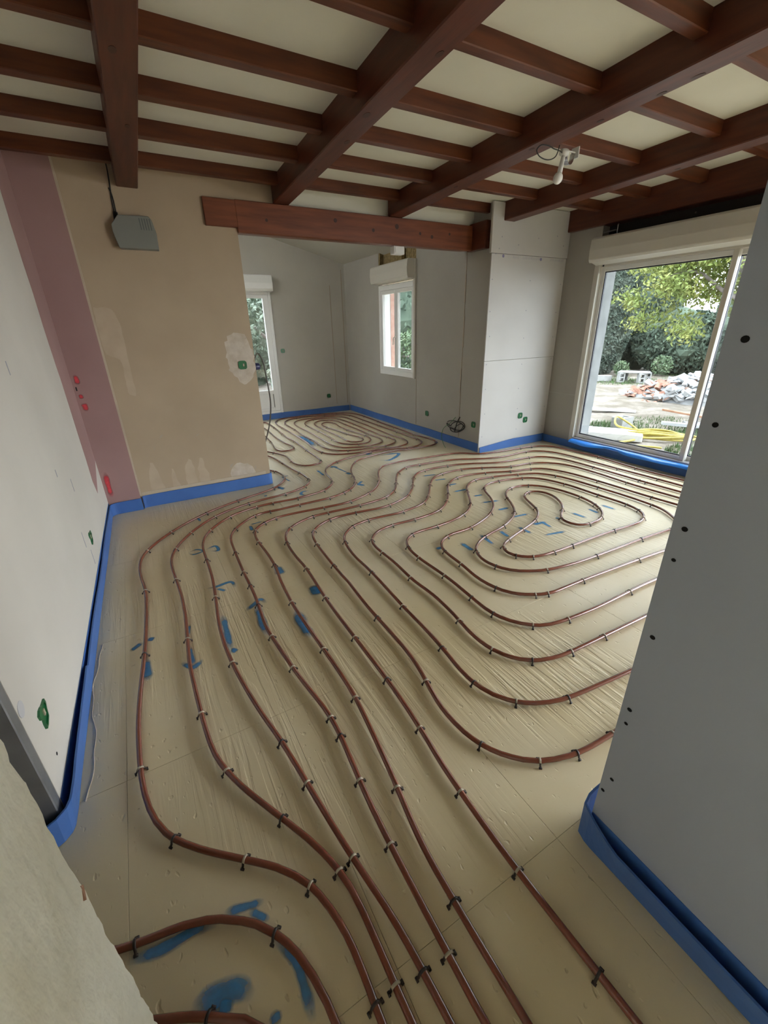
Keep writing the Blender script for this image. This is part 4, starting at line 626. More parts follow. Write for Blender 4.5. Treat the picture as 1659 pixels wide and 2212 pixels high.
for i, dx, y0, s in ((1, -0.02, 2.55, 1.3), (1, 0.02, 2.9, 1.2), (1, 0.03, 1.95, 1.0), (1, 0.0, 3.4, 0.8), (2, -0.03, 2.5, 0.9), (2, 0.05, 1.72, 1.0), (2, 0.05, 1.55, 1.2), (2, 0.03, 2.05, 0.9), (2, -0.02, 3.3, 0.9), (0, 0.02, 3.2, 0.9), (0, -0.02, 2.5, 1.1), (3, 0.03, 2.3, 0.9)):
    o = put(kb, 'knot', (bx(i, y0)[0] + dx, y0, zb(y0)), ceiling); o.scale = (s * 0.7, s * 1.3, 1)
# back room ceiling, rising to the left
zk = lambda x: 2.535 + 0.252 * (3.66 - x)
tag(MB().hexa([(-2.2, 4.50, zk(-2.2)), (3.96, 4.50, zk(3.96)), (-2.2, 8.09, zk(-2.2)), (3.96, 8.09, zk(3.96)),
               (-2.2, 4.50, zk(-2.2) + .2), (3.96, 4.50, zk(3.96) + .2), (-2.2, 8.09, zk(-2.2) + .2), (3.96, 8.09, zk(3.96) + .2)]).build('ceiling_back', 'back_ceiling'), 'white sloping ceiling of the back room', kind='structure')

# ---- windows and door
def frame_rect(mb, axis, at0, at1, u0, u1, z0, z1, w, wz=None):
    """rectangular ring; axis 'x': lies in a plane of constant x, u is y; axis 'y': u is x"""
    wz = wz or w
    def b(a, c, d, e):
        if axis == 'x': mb.box(at0, at1, a, c, d, e)
        else: mb.box(a, c, at0, at1, d, e)
    b(u0, u0 + w, z0, z1); b(u1 - w, u1, z0, z1); b(u0 + w, u1 - w, z0, z0 + wz); b(u0 + w, u1 - w, z1 - wz, z1)
    return mb
# window_1: white sliding window with roller shutter box
w1 = tag(empty('window_1', (4.86, 2.2, 0.085)), 'large cream sliding window with roller shutter box on the right', kind='structure')
m = MB().box(4.835, 4.945, SY0, SY0 + 0.04, SZ0, SZ1).box(4.835, 4.945, SY1 - 0.04, SY1, SZ0, SZ1).box(4.835, 4.945, SY0, SY1, SZ1 - 0.05, SZ1)
m.build('frame', 'pvc_cream', w1, 0.004)
MB().box(4.81, 4.945, SY0, SY1, SZ0 - 0.02, SZ0 + 0.055).build('sill_track', 'sill_grey', w1, 0.004)
MB().box(4.806, 4.836, SY1 - 0.035, SY1 + 0.022, SZ0 - 0.02, SZ1).build('casing', 'pvc_cream', w1, 0.003)
def sash(y0, y1, x0, x1, m='pvc_white'):
    z0, z1 = SZ0 + 0.055, SZ1 - 0.05
    s = frame_rect(MB(), 'x', x0, x1, y0, y1, z0, z1, 0.052, 0.045).build('sash', m, w1, 0.003)
    frame_rect(MB(), 'x', x0 + 0.008, x1 - 0.008, y0 + 0.052, y1 - 0.052, z0 + 0.045, z1 - 0.045, 0.010).build('gasket', 'gasket', s)
    MB().box((x0 + x1) / 2 - 0.004, (x0 + x1) / 2 + 0.004, y0 + 0.055, y1 - 0.055, z0 + 0.048, z1 - 0.048).build('pane', 'pane_glass', s)
    return s
sash(2.170, SY1 - 0.03, 4.855, 4.890)
sash(SY0 + 0.03, 2.235, 4.897, 4.932)
MB().box(4.835, 4.856, 2.172, 2.218, SZ0 + 0.05, SZ1 - 0.045).build('meeting_stile', 'pvc_cream', w1, 0.003)
MB().box(4.832, 4.838, SY1 - 0.075, SY1 - 0.055, SZ1 - 0.045, SZ1 - 0.028).build('drain_plug', 'gasket', w1)
bxp = [(4.955, 2.10), (4.955, 2.345), (4.69, 2.345), (4.665, 2.325), (4.655, 2.22), (4.662, 2.13), (4.68, 2.105), (4.72, 2.108), (4.80, 2.085)]
MB().prism(bxp, 'y', SY0 - 0.06, 3.555).build('shutter_box', 'pvc_cream', w1, 0.004)
# window_2: white casement in the back room
w2 = tag(empty('window_2', (3.70, 6.0, 0.79)), 'white two-leaf casement window in the back room', kind='structure')
frame_rect(MB(), 'x', 3.648, 3.72, WY0 + 0.002, WY1 - 0.002, WZ0 + 0.002, WZ1 - 0.03, 0.055, 0.075).build('frame', 'pvc_white', w2, 0.004)
MB().box(3.63, 3.66, WY0 - 0.02, WY0 + 0.02, WZ0, 2.34).build('casing', 'pvc_cream', w2, 0.003)
yc = (WY0 + WY1) / 2
for a, b in ((WY0 + 0.055, yc + 0.01), (yc + 0.01, WY1 - 0.055)):
    s = frame_rect(MB(), 'x', 3.655, 3.705, a, b, WZ0 + 0.075, WZ1 - 0.105, 0.048, 0.05).build('sash', 'pvc_white', w2, 0.003)
    MB().box(3.684, 3.690, a + 0.046, b - 0.046, WZ0 + 0.123, WZ1 - 0.153).build('pane', 'pane_glass', s)
h = MB().tube([(3.650, yc, 1.36), (3.615, yc, 1.36), (3.605, yc + 0.012, 1.345), (3.607, yc + 0.02, 1.25)], 0.008, 8)
h.build('handle', 'pvc_white', w2, smooth=True)
MB().prism([(3.66, 2.105), (3.66, 2.342), (3.53, 2.342), (3.515, 2.325), (3.505, 2.23), (3.512, 2.14), (3.525, 2.115)], 'y', WY0 - 0.005, WY1 + 0.01).build('shutter_box', 'pvc_cream', w2, 0.004)
# bare masonry reveal outside, on the far side
MB().box(3.722, 3.865, WY1 - 0.006, WY1 - 0.0005, 0.80, 2.11).build('outer_jamb', 'pvc_white', w2)
MB().prism([(3.86, 0.80), (3.985, 0.80), (3.995, 1.1), (3.97, 1.3), (3.99, 1.55), (3.965, 1.7), (3.985, 1.9), (3.96, 2.11), (3.86, 2.11)], 'y', WY1 - 0.012, WY1 + 0.02).build('bare_brick', 'brick_pink', w2)
# door_1: white glazed door
d1 = tag(empty('door_1', (1.83, 7.82, 0.10)), 'white glazed door with roller shutter box in the back wall', kind='structure')
frame_rect(MB(), 'y', 7.775, 7.86, DX0 + 0.002, DX1 - 0.002, 0.102, DZ1 - 0.002, 0.05).build('frame', 'pvc_white', d1, 0.004)
leaf = MB().box(DX0 + 0.05, DX0 + 0.14, 7.785, 7.84, 0.152, 2.04).box(DX1 - 0.14, DX1 - 0.05, 7.785, 7.84, 0.152, 2.04)
leaf.box(DX0 + 0.14, DX1 - 0.14, 7.785, 7.84, 1.985, 2.04).box(DX0 + 0.14, DX1 - 0.14, 7.785, 7.84, 0.45, 0.512).box(DX0 + 0.14, DX1 - 0.14, 7.785, 7.84, 0.152, 0.20)
lf = leaf.build('leaf', 'pvc_white', d1, 0.003)
MB().box(DX0 + 0.14, DX1 - 0.14, 7.80, 7.83, 0.20, 0.45).build('bottom_panel', 'pvc_white', lf)
MB().box(DX1 - 0.155, DX1 - 0.140, 7.797, 7.802, 0.21, 0.44).build('panel_groove', 'grey_plastic', lf)
MB().box(DX0 + 0.14, DX1 - 0.14, 7.812, 7.818, 0.512, 1.985).build('pane', 'pane_glass', lf)
MB().prism([(7.79, 2.075), (7.79, 2.318), (7.685, 2.318), (7.67, 2.30), (7.66, 2.2), (7.668, 2.12), (7.68, 2.085)], 'x', DX0 - 0.03, DX1 + 0.025).build('shutter_box', 'pvc_white', d1, 0.004)
tag(MB().box(-0.6045, -0.500, 1.262, 1.309, 0.02, TOP - 0.2).box(-0.620, -0.6045, 1.262, 1.40, 0.02, TOP - 0.2).build('metal_stud', 'galvanised', None, 0.003), 'grey galvanised metal stud closing the end of the left drywall', 'stud')
# ================================================================== UNDERFLOOR HEATING PIPES
PR = 0.010          # pipe radius
PZ = 0.016          # height of the pipe centre: the clips hold it just clear of the boards
PK = (1.5 - PZ) / (1.5 - 0.010)
def make_clip():
    m = MB()
    w = 0.0034
    prof = [(-0.0205, 0.000), (-0.0195, 0.006), (-0.0150, 0.0100), (-0.0125, 0.0175), (-0.0075, 0.0232), (0, 0.0250), (0.0075, 0.0232), (0.0125, 0.0175), (0.0150, 0.0100), (0.0195, 0.006), (0.0205, 0.000)]
    prof = [(x, z * 1.16) for x, z in prof]
    inner = [(x * 0.84, z * 0.88 - (0.0 if abs(x) > 0.018 else 0.0004)) for x, z in prof]
    n = len(prof)
    V = []
    for s in (-w, w):
        V += [(s, x, z) for x, z in prof] + [(s, x, z) for x, z in inner]
    for i in range(n - 1):
        mi = 1 if 3 <= i <= 6 else 0  # pale crown faces: painted highlight on the dark plastic
        a, b = i, i + 1
        m_faces = [(a, b, 2 * n + b, 2 * n + a), (n + a, 3 * n + a, 3 * n + b, n + b), (a, n + a, n + b, b), (2 * n + a, 2 * n + b, 3 * n + b, 3 * n + a)]
        if i == 0:
            m.add(V, m_faces, mi); base = 0
        else:
            m.f += m_faces; m.mi += [mi] * 4
    for s in (-1, 1):
        y = 0.0195 * s
        m.box(-0.0055, 0.0055, y - 0.003, y + 0.003, 0, 0.0065)
    me = m.mesh('pipe_clip')
    me.materials.append(MATS['clip_dark']); me.materials.append(MATS['clip_pale'])
    me.shade_smooth()
    return me
CLIP = make_clip()
clip_plain = CLIP.copy(); clip_plain.name = 'pipe_clip_plain'
clip_plain.materials[1] = MATS['clip_dark']
def heating_pipe(key, label, ext0=None, ext1=None):
    P = [Vector((x * PK, y * PK, PZ)) for x, y in PIPES[key]]
    if ext0: P = [Vector((*q, PZ)) for q in ext0] + P
    if ext1: P = P + [Vector((*q, PZ)) for q in ext1]
    root = tag(empty('heating_pipe', (P[len(P) // 2].x, P[len(P) // 2].y, 0)), label, 'pipe', 'underfloor heating pipes')
    C = catmull(P, 0.035)
    MB().tube(C, PR, 10).build('pipe_tube', 'pipe_red', root, smooth=True)
    rnd = random.Random(ord(key))
    for (x, y) in CLIPS[key]:
        i = min(range(len(C)), key=lambda k: (C[k].x - x) ** 2 + (C[k].y - y) ** 2)
        t = C[min(i + 1, len(C) - 1)] - C[max(i - 1, 0)]
        o = bpy.data.objects.new('pipe_clip', CLIP if rnd.random() < 0.6 else clip_plain)
        COL.objects.link(o)
        o.parent = root
        o.matrix_parent_inverse = Matrix.Translation(-Vector(root.location))
        o.location = (C[i].x, C[i].y, 0)
        o.rotation_euler = (0, 0, math.atan2(t.y, t.x) + rnd.uniform(-0.15, 0.15))
    return root
heating_pipe('A', 'red-brown heating pipe coiled in the big spiral before the sliding window', [(0.47, -0.9), (0.472, -0.2)], None)
heating_pipe('B', 'red-brown heating pipe coiled in the oblong spiral in the back room', [(0.33, -0.9), (0.328, -0.2)], [(0.40, -0.2), (0.40, -0.9)])
heating_pipe('C', 'red-brown heating pipe nearest the left wall, rounding the beige wall', [(0.19, -0.9), (0.20, -0.2)], [(0.265, -0.2), (0.26, -0.9)])
heating_pipe('D', 'red-brown heating pipe arching out from behind the near plaster jamb', None, [(0.13, -0.2), (0.13, -0.9)])
heating_pipe('E', 'short run of heating pipe at the bottom edge beside the jamb', None, [(0.06, -0.2), (0.06, -0.9)])

# ---- spray-paint marks on the boards
def stroke(pts, width, m, parent, name, z=0.0006, plane=None):
    C = catmull([Vector((p[0], p[1], 0)) for p in pts], 0.008)
    n = len(C)
    if n < 3:
        C = [C[0], (C[0] + C[-1]) / 2, C[-1]]; n = 3
    prof = [(-0.75, 0.0), (-0.42, 0.8), (0.0, 1.0), (0.42, 0.8), (0.75, 0.0)]
    V = []; A = []
    rnd = random.Random(n * 13 + int(width * 10000))
    for i, c in enumerate(C):
        t = C[min(i + 1, n - 1)] - C[max(i - 1, 0)]
        t = t.normalized() if t.length else Vector((1, 0, 0))
        s = Vector((-t.y, t.x, 0))
        q_ = min(i, n - 1 - i) / max(n - 1, 1)
        e = min(1.0, 4.0 * q_)
        w = width * (0.88 + 0.10 * math.sin(i * 0.35 + n)) * min(1.0, 0.45 + 3.0 * q_)
        for q, a in prof:
            p = c + s * (q * w)
            V.append((p.x, p.y, z) if plane is None else plane(p.x, p.y))
            A.append(a * e)
    F = [(i * 5 + k, i * 5 + k + 1, (i + 1) * 5 + k + 1, (i + 1) * 5 + k) for i in range(n - 1) for k in range(4)]
    me = bpy.data.meshes.new(name)
    me.from_pydata(V, [], F)
    at = me.attributes.new('cover', 'FLOAT', 'POINT')
    at.data.foreach_set('value', A)
    me.update()
    return link(name, me, m, parent)
for i, (pts, w) in enumerate(MARKS):
    stroke(pts, w * 1.4, 'spray_blue', floor, 'paint_mark', 0.0005 + 0.00002 * i)
for pts, w in (([(-0.395, 1.21), (-0.388, 1.17), (-0.392, 1.13)], 0.03), ([(-0.395, 1.06), (-0.39, 1.02)], 0.025), ([(-0.39, 0.99), (-0.385, 0.95), (-0.39, 0.92)], 0.04), ([(-0.385, 0.40), (-0.388, 0.30), (-0.388, 0.16)], 0.036)):
    stroke(pts, w, 'spray_red', wp, 'paint_mark', plane=lambda a, b: (a, 4.2644, b))
MB().box(-0.412, -0.404, 4.262, 4.266, 1.085, 1.115).build('screw_hole', 'dark_hole', wp)
# squeezed-out foam bead along the left edge
pts = [(-0.455 + 0.012 * math.sin(y * 9) + 0.004 * math.sin(y * 31), y, 0.0008) for y in [1.36 + 0.04 * k for k in range(24)]]
tag(MB().tube(catmull(pts, 0.015), [0.0024 + 0.0010 * math.sin(k * 1.7) for k in range(len(catmull(pts, 0.015)))], 6).build('joint_bead', 'filler_white', floor, smooth=True), 'thin pale bead of foam along the left edge strip')

# ================================================================== BLUE EDGE STRIPS
def edge_strip(label, path, side, height=0.115, thick=0.007, lean=None, wave=0.004, seed=1, hfun=None):
    """foam perimeter strip standing along a path; side = +1 / -1: the room lies left / right of the path"""
    rnd = random.Random(seed)
    C = catmull([Vector((p[0], p[1], 0)) for p in path], 0.02)
    V = []; n = len(C); d = 0
    ph = rnd.uniform(0, 6)
    for i, c in enumerate(C):
        if i: d += (C[i] - C[i - 1]).length
        t = (C[min(i + 1, n - 1)] - C[max(i - 1, 0)]).normalized()
        s = Vector((-t.y, t.x, 0)) * side
        l = (lean(d) if lean else 0.0) + wave * math.sin(d * 4.1 + ph) * 0.5 + wave * 0.5
        h = (hfun(d) if hfun else height) + 0.003 * math.sin(d * 6.3 + ph)
        b = c + s * 0.001
        for k, (zz, f) in enumerate(((0.001, 0.0), (h * 0.5, 0.45), (h, 1.0))):
            p = b + s * (l * f)
            V.append((p.x, p.y, zz))
        for k, (zz, f) in enumerate(((h, 1.0), (h * 0.5, 0.45), (0.001, 0.0))):
            p = b + s * (l * f + thick)
            V.append((p.x, p.y, zz))
    F = [(i * 6 + k, i * 6 + (k + 1) % 6, (i + 1) * 6 + (k + 1) % 6, (i + 1) * 6 + k) for i in range(n - 1) for k in range(6)]
    F += [tuple(range(6))[::-1], tuple((n - 1) * 6 + k for k in range(6))]
    o = MB().add(V, F).build('edge_strip', 'blue_foam', None, smooth=False)
    return tag(o, label, 'edge strip', 'blue perimeter strips')
edge_strip('blue foam edge strip at the foot of the beige wall', [(-0.162, 4.268), (-0.158, 4.285), (-0.140, 4.293), (0.2, 4.292), (0.6, 4.292), (1.03, 4.292), (1.052, 4.30), (1.056, 4.34), (1.056, 4.50)], -1, 0.118, seed=2)
ls = edge_strip('blue foam edge strip along the left drywall, curling round its near end', [(-0.168, 4.258), (-0.30, 4.257), (-0.390, 4.250), (-0.423, 4.215), (-0.428, 4.10), (-0.441, 3.5), (-0.454, 3.0), (-0.471, 2.3), (-0.482, 1.8), (-0.489, 1.45), (-0.490, 1.33), (-0.498, 1.268), (-0.54, 1.236), (-0.60, 1.238), (-0.75, 1.26)], 1, 0.118, lean=lambda d: 0.003 + min(0.012, max(0, d - 1.6) * 0.008), wave=0.005, seed=3, hfun=lambda d: 0.11 if d < 2.5 else 0.125)
edge_strip('blue foam edge strip at the foot of the back room end wall', [(0.3, 7.786), (1.5, 7.785), (2.6, 7.785), (3.63, 7.785)], -1, 0.105, seed=4)
edge_strip('blue foam edge strip under the casement window', [(3.653, 7.77), (3.653, 6.5), (3.653, 5.2), (3.652, 3.99)], -1, 0.11, seed=5)
edge_strip('blue foam edge strip at the foot of the white pier', [(3.645, 3.974), (3.9, 3.973), (4.3, 3.974), (4.79, 3.974)], -1, 0.098, seed=6, hfun=lambda d: 0.075 + min(0.035, d * 0.06))
ws = edge_strip('blue foam edge strip lying slack below the sliding window', [(4.806, 3.96), (4.806, 3.5), (4.80, 3.0), (4.795, 2.4), (4.80, 1.8), (4.80, 1.0)], -1, 0.105, lean=lambda d: 0.02 + 0.02 * math.sin(d * 2.2), wave=0.012, seed=7)
# loose film fold on top of that strip
V = []; n = 60
for i in range(n):
    y = 3.50 - 2.4 * i / (n - 1)
    a = 0.025 + 0.018 * math.sin(y * 6.1) + 0.010 * math.sin(y * 14.3)
    b = 0.010 * math.sin(y * 9.0)
    V += [(4.802, y, 0.122), (4.79 - a * 0.6, y, 0.126 + b * 0.4), (4.775 - a * 1.3, y, 0.112 + b), (4.768 - a * 1.45, y, 0.092 + b)]
me = MB().add(V, [(i * 4 + k, i * 4 + k + 1, (i + 1) * 4 + k + 1, (i + 1) * 4 + k) for i in range(n - 1) for k in range(3)]).build('film_flap', 'blue_film', ws, smooth=True)
gs = edge_strip('blue foam edge strip bent round the end of the grey partition', [(1.03, 0.428), (0.96, 0.430), (0.935, 0.424), (0.928, 0.40), (0.928, 0.30), (0.929, 0.0), (0.929, -0.08), (0.929, -0.155)], -1, 0.115, lean=lambda d: min(0.028, max(0, d - 0.11) * 0.25), wave=0.003, seed=8, hfun=lambda d: 0.165 - min(0.045, d * 0.25))

for o_, mb_ in ((gs, MB().box(0.9335, 0.9358, -0.155, 0.406, 0.001, 0.128)), (ls, MB().prism([(LW[0][0] + 0.0005, LW[0][1]), (lwx(4.25) + 0.0005, 4.25), (lwx(4.25) + 0.0030, 4.25), (LW[0][0] + 0.0030, LW[0][1])], 'z', 0.001, 0.118))):
    mb_.build('inner_layer', 'blue_foam', o_)

# ================================================================== SOCKET BOXES
def socket_box(label, origin, u, nrm, size=0.068, parts=True, torn=False):
    """green flush box: rim and hollow; u = horizontal direction in the wall, nrm = out of the wall"""
    u = Vector(u).normalized(); nn = Vector(nrm).normalized(); o = Vector(origin); up = Vector((0, 0, 1))
    root = tag(empty('socket_box', origin), label, 'socket box', 'green electrical boxes')
    h = size / 2
    def ring(out, inn, d0, d1, mname, name):
        m = MB(); V = []
        def sq(r, d, k=16):
            pts = []
            for i in range(k):
                a = 2 * math.pi * i / k + math.pi / k
                c, s = math.cos(a), math.sin(a)
                q = (abs(c) ** 5 + abs(s) ** 5) ** (-0.2)
                w = 1.0
                if torn: w = 1.0 + 0.22 * math.sin(3 * a + 0.6) + 0.1 * math.sin(5 * a)
                pts.append(o + u * (c * q * r * w) + up * (s * q * r * w) + nn * d)
            return pts
        k = 16
        V = sq(out, d0) + sq(out, d1) + sq(inn, d1) + sq(inn, d0)
        F = []
        for j in range(3):
            F += [(j * k + i, j * k + (i + 1) % k, (j + 1) * k + (i + 1) % k, (j + 1) * k + i) for i in range(k)]
        m.add(V, F)
        return m.build(name, mname, root)
    ring(h, h * 0.78, -0.002, 0.006, 'green_plastic', 'rim')
    m = MB()
    q = []
    for i in range(16):
        a = 2 * math.pi * i / 16 + math.pi / 16
        ca, sa = math.cos(a), math.sin(a)
        w = h * 0.82 * (abs(ca) ** 5 + abs(sa) ** 5) ** (-0.2) * (1.0 + (0.22 * math.sin(3 * a + 0.6) + 0.1 * math.sin(5 * a) if torn else 0))
        q.append(o + u * (ca * w) + up * (sa * w) + nn * 0.0012)
    m.add(q, [tuple(range(16))])
    bf = m.build('box_floor', 'green_plastic', root)
    if parts:
        c = o + u * (h * 0.22) + nn * 0.001
        w = h * 0.16
        V = [c + u * a * w + up * b * w * 1.9 + nn * d for d in (0, 0.004) for b in (-1, 1) for a in (-1, 1)]
        MB().hexa(V).build('wire_clip', 'clip_pale', bf)
    return root
socket_box('green socket box in the white filler patch on the beige wall', (0.925, 4.297, 1.205), (1, 0, 0), (0, -1, 0), 0.076)
socket_box('green socket box in a torn hole low on the near left wall', (lwx(1.45) + 0.0005, 1.45, 0.355), (0, 1, 0), (1, -0.02, 0), 0.072, True, True)
socket_box('green socket box low on the left wall towards the pink pier', (lwx(3.07) + 0.0005, 3.07, 0.30), (0, 1, 0), (1, -0.02, 0), 0.075, True, True)
socket_box('green switch box right of the glazed back door', (2.40, 7.789, 1.16), (1, 0, 0), (0, -1, 0), 0.07)
socket_box('dark green socket box low on the back room end wall', (3.21, 7.789, 0.318), (1, 0, 0), (0, -1, 0), 0.07, False)
socket_box('dark green socket box below the casement window', (3.659, 5.16, 0.325), (0, -1, 0), (-1, 0, 0), 0.075, False)
socket_box('green socket box between the coiled cable and the pier corner', (3.659, 4.13, 0.335), (0, -1, 0), (-1, 0, 0), 0.075)
socket_box('upper green socket box of the pair on the white pier', (4.317, 3.980, 0.400), (1, 0, 0), (0, -1, 0), 0.075)
socket_box('lower green socket box of the pair on the white pier', (4.418, 3.980, 0.335), (1, 0, 0), (0, -1, 0), 0.075)

# ================================================================== DEVICES AND CABLES
# grey louvred unit high on the beige wall
t = tag(empty('wall_unit', (0.26, 4.30, 2.10)), 'grey louvred plastic wall unit high on the beige wall', 'wall unit')
out = [(0.165, 2.312), (0.372, 2.318), (0.386, 2.300), (0.405, 2.215), (0.400, 2.100), (0.128, 2.098), (0.108, 2.200), (0.110, 2.250)]
back = [(0.175, 2.320), (0.375, 2.324), (0.395, 2.305), (0.413, 2.215), (0.408, 2.095), (0.145, 2.093), (0.125, 2.2), (0.126, 2.255)]
nn_ = len(out)
V = [(x, 4.245, z) for x, z in out] + [(x, 4.299, z) for x, z in back]
ubody = MB().add(V, [tuple(range(nn_))[::-1], tuple(range(nn_, 2 * nn_))] + [(i, (i + 1) % nn_, nn_ + (i + 1) % nn_, nn_ + i) for i in range(nn_)]).build('body', 'grey_plastic', t, 0.005, seg=2)
for k in range(5):
    x = 0.304 + 0.0175 * k
    MB().hexa([(x, 4.2435, 2.225), (x + 0.007, 4.2435, 2.225), (x, 4.247, 2.225), (x + 0.007, 4.247, 2.225), (x - 0.003, 4.2435, 2.300), (x + 0.004, 4.2435, 2.300), (x - 0.003, 4.247, 2.300), (x + 0.004, 4.247, 2.300)]).build('louvre_slot', 'grey_dark', ubody)
gland = MB().tube([(0.157, 4.29, 2.335), (0.150, 4.282, 2.26)], 0.016, 10).build('cable_gland', 'cable_black', t, smooth=True)
MB().tube(catmull([(0.150, 4.292, 2.33), (0.153, 4.293, 2.42), (0.162, 4.294, 2.50), (0.168, 4.296, 2.60), (0.168, 4.297, 2.66)], 0.03), 0.0042, 8).build('cable', 'cable_black', gland, smooth=True)
MB().tube(catmull([(0.162, 4.292, 2.33), (0.163, 4.293, 2.40), (0.158, 4.294, 2.46), (0.150, 4.297, 2.485)], 0.03), 0.0042, 8).build('cable', 'cable_black', gland, smooth=True)
# hanging bulb
bxx, bxy = 2.76, 2.44
t = tag(empty('hanging_bulb', (bxx, bxy, 2.60)), 'white bulb in a holder hanging on a black wire from the ceiling', 'lamp')
K = 2.44 / 2.55   # fixture lies a little nearer than the joist behind it
MB().tube([(2.776, 2.42, 2.535), (2.772, 2.42, 2.515), (2.768, 2.42, 2.505)], [0.030, 0.033, 0.012], 14).build('ceiling_cup', 'white_plastic', t, smooth=True)
holder = MB().tube([(2.775, 2.42, 2.525), (2.760, 2.42, 2.455), (2.752, 2.42, 2.415)], [0.011, 0.0155, 0.0165], 12).build('lamp_holder', 'white_plastic', t, smooth=True)
bp = [((2.752, 2.42, 2.416), 0.013)]
for k in range(12):
    a = -0.62 + 1.62 * k / 11
    bp.append(((2.742 - 0.010 * a, 2.42, 2.384 - 0.033 * a), 0.0300 * math.sqrt(max(0.0, 1 - a * a)) + 0.0005))
MB().tube([p for p, q in bp], [q for p, q in bp], 18).build('bulb', 'bulb_glass', holder, smooth=True)
# bent metal bracket beside it
m = MB()
V = []
for i in range(9):
    a = math.pi * (i / 8)
    V += [(2.818 + 0.036 * math.cos(a), 2.40, 2.525 - 0.065 * math.sin(a)), (2.832 + 0.036 * math.cos(a), 2.45, 2.535 - 0.065 * math.sin(a))]
m.add(V, [(2 * i, 2 * i + 1, 2 * i + 3, 2 * i + 2) for i in range(8)])
brk = m.build('holder_bracket', 'steel', t, smooth=True)
MB().box(2.775, 2.872, 2.405, 2.41, 2.528, 2.536).box(2.864, 2.871, 2.38, 2.44, 2.50, 2.56).build('bracket_plate', 'white_plastic', brk, 0.001)
MB().tube(catmull([(2.700, 2.40, 2.546), (2.716, 2.42, 2.53), (2.706, 2.42, 2.505), (2.689, 2.42, 2.488), (2.655, 2.42, 2.473), (2.615, 2.42, 2.467), (2.570, 2.42, 2.471), (2.541, 2.42, 2.481), (2.522, 2.42, 2.505), (2.544, 2.41, 2.528), (2.602, 2.40, 2.530), (2.654, 2.40, 2.522), (2.71, 2.41, 2.524), (2.745, 2.415, 2.520), (2.768, 2.42, 2.515)], 0.010), 0.0034, 8).build('wire', 'cable_black', t, smooth=True)
# conduit looping out from behind the beige wall
t = tag(empty('conduit_loop', (1.10, 4.5, 0.0)), 'dark conduit looping out beside the beige wall end', 'conduit')
K = 4.57 / 4.50
cd = [(1.030, 1.168), (1.066, 1.185), (1.090, 1.235), (1.128, 1.293), (1.166, 1.232), (1.187, 1.04), (1.196, 0.80), (1.158, 0.59), (1.087, 0.40), (1.03, 0.25)]
MB().tube(catmull([(x * K, 4.57, 1.5 + (z - 1.5) * K) for x, z in cd] + [(1.02, 4.58, 0.10), (1.0, 4.60, 0.012)], 0.02), 0.0075, 8).build('conduit', 'cable_grey', t, smooth=True)
MB().tube([(1.050, 4.56, 1.162), (1.108, 4.56, 1.166), (1.140, 4.56, 1.164), (1.152, 4.56, 1.162)], [0.034, 0.036, 0.032, 0.018], 12).build('plug', 'plug_blue', t, smooth=True)
# coil of black cable on the back room wall
t = tag(empty('cable_coil', (3.64, 4.46, 0.24)), 'coil of black cable hanging low on the back room wall', 'cable')
c = []
rnd = random.Random(9)
for k in range(54):
    a = 2 * math.pi * k / 18 + 0.4
    lap = k // 18
    R1 = (0.185, 0.150, 0.090)[lap]; R2 = (0.060, 0.072, 0.044)[lap]
    cy0 = (4.475, 4.425, 4.385)[lap]; cz0 = (0.268, 0.258, 0.250)[lap]
    u = R1 * math.cos(a); w = R2 * math.sin(a)
    c.append((3.642 - 0.007 * lap - 0.004 * math.sin(a), cy0 + u, cz0 + w - u * (0.02 + 0.25 * lap)))
MB().tube(catmull(c, 0.01), 0.0052, 8).build('cable_loops', 'cable_black', t, smooth=True)
MB().tube(catmull([(3.655, 4.40, 0.39), (3.64, 4.42, 0.34), (3.634, 4.44, 0.29), (3.634, 4.46, 0.20)], 0.02), 0.006, 8).build('cable_tail', 'cable_black', t, smooth=True)
t = tag(MB().tube(catmull([(3.612, 4.44, 0.385), (3.605, 4.53, 0.30), (3.60, 4.68, 0.19), (3.56, 4.66, 0.10), (3.50, 4.52, 0.006), (3.45, 4.42, 0.005)], 0.02), 0.0038, 6).build('green_string', 'string_green', None, smooth=True), 'thin green cord hanging from the wall to the floor', 'cord')
# small white box under the header
t = tag(empty('junction_box', (2.66, 4.33, 2.18)), 'small white junction box under the header beam', 'junction box')
jb = MB().box(2.602, 2.728, 4.30, 4.38, 2.188, 2.262).build('body', 'white_plastic', t, 0.006, seg=2)
MB().box(2.615, 2.715, 4.296, 4.301, 2.20, 2.258).build('lid', 'pvc_white', jb, 0.002)
# ================================================================== GARDEN
GZ = -0.15
rnd = random.Random(21)
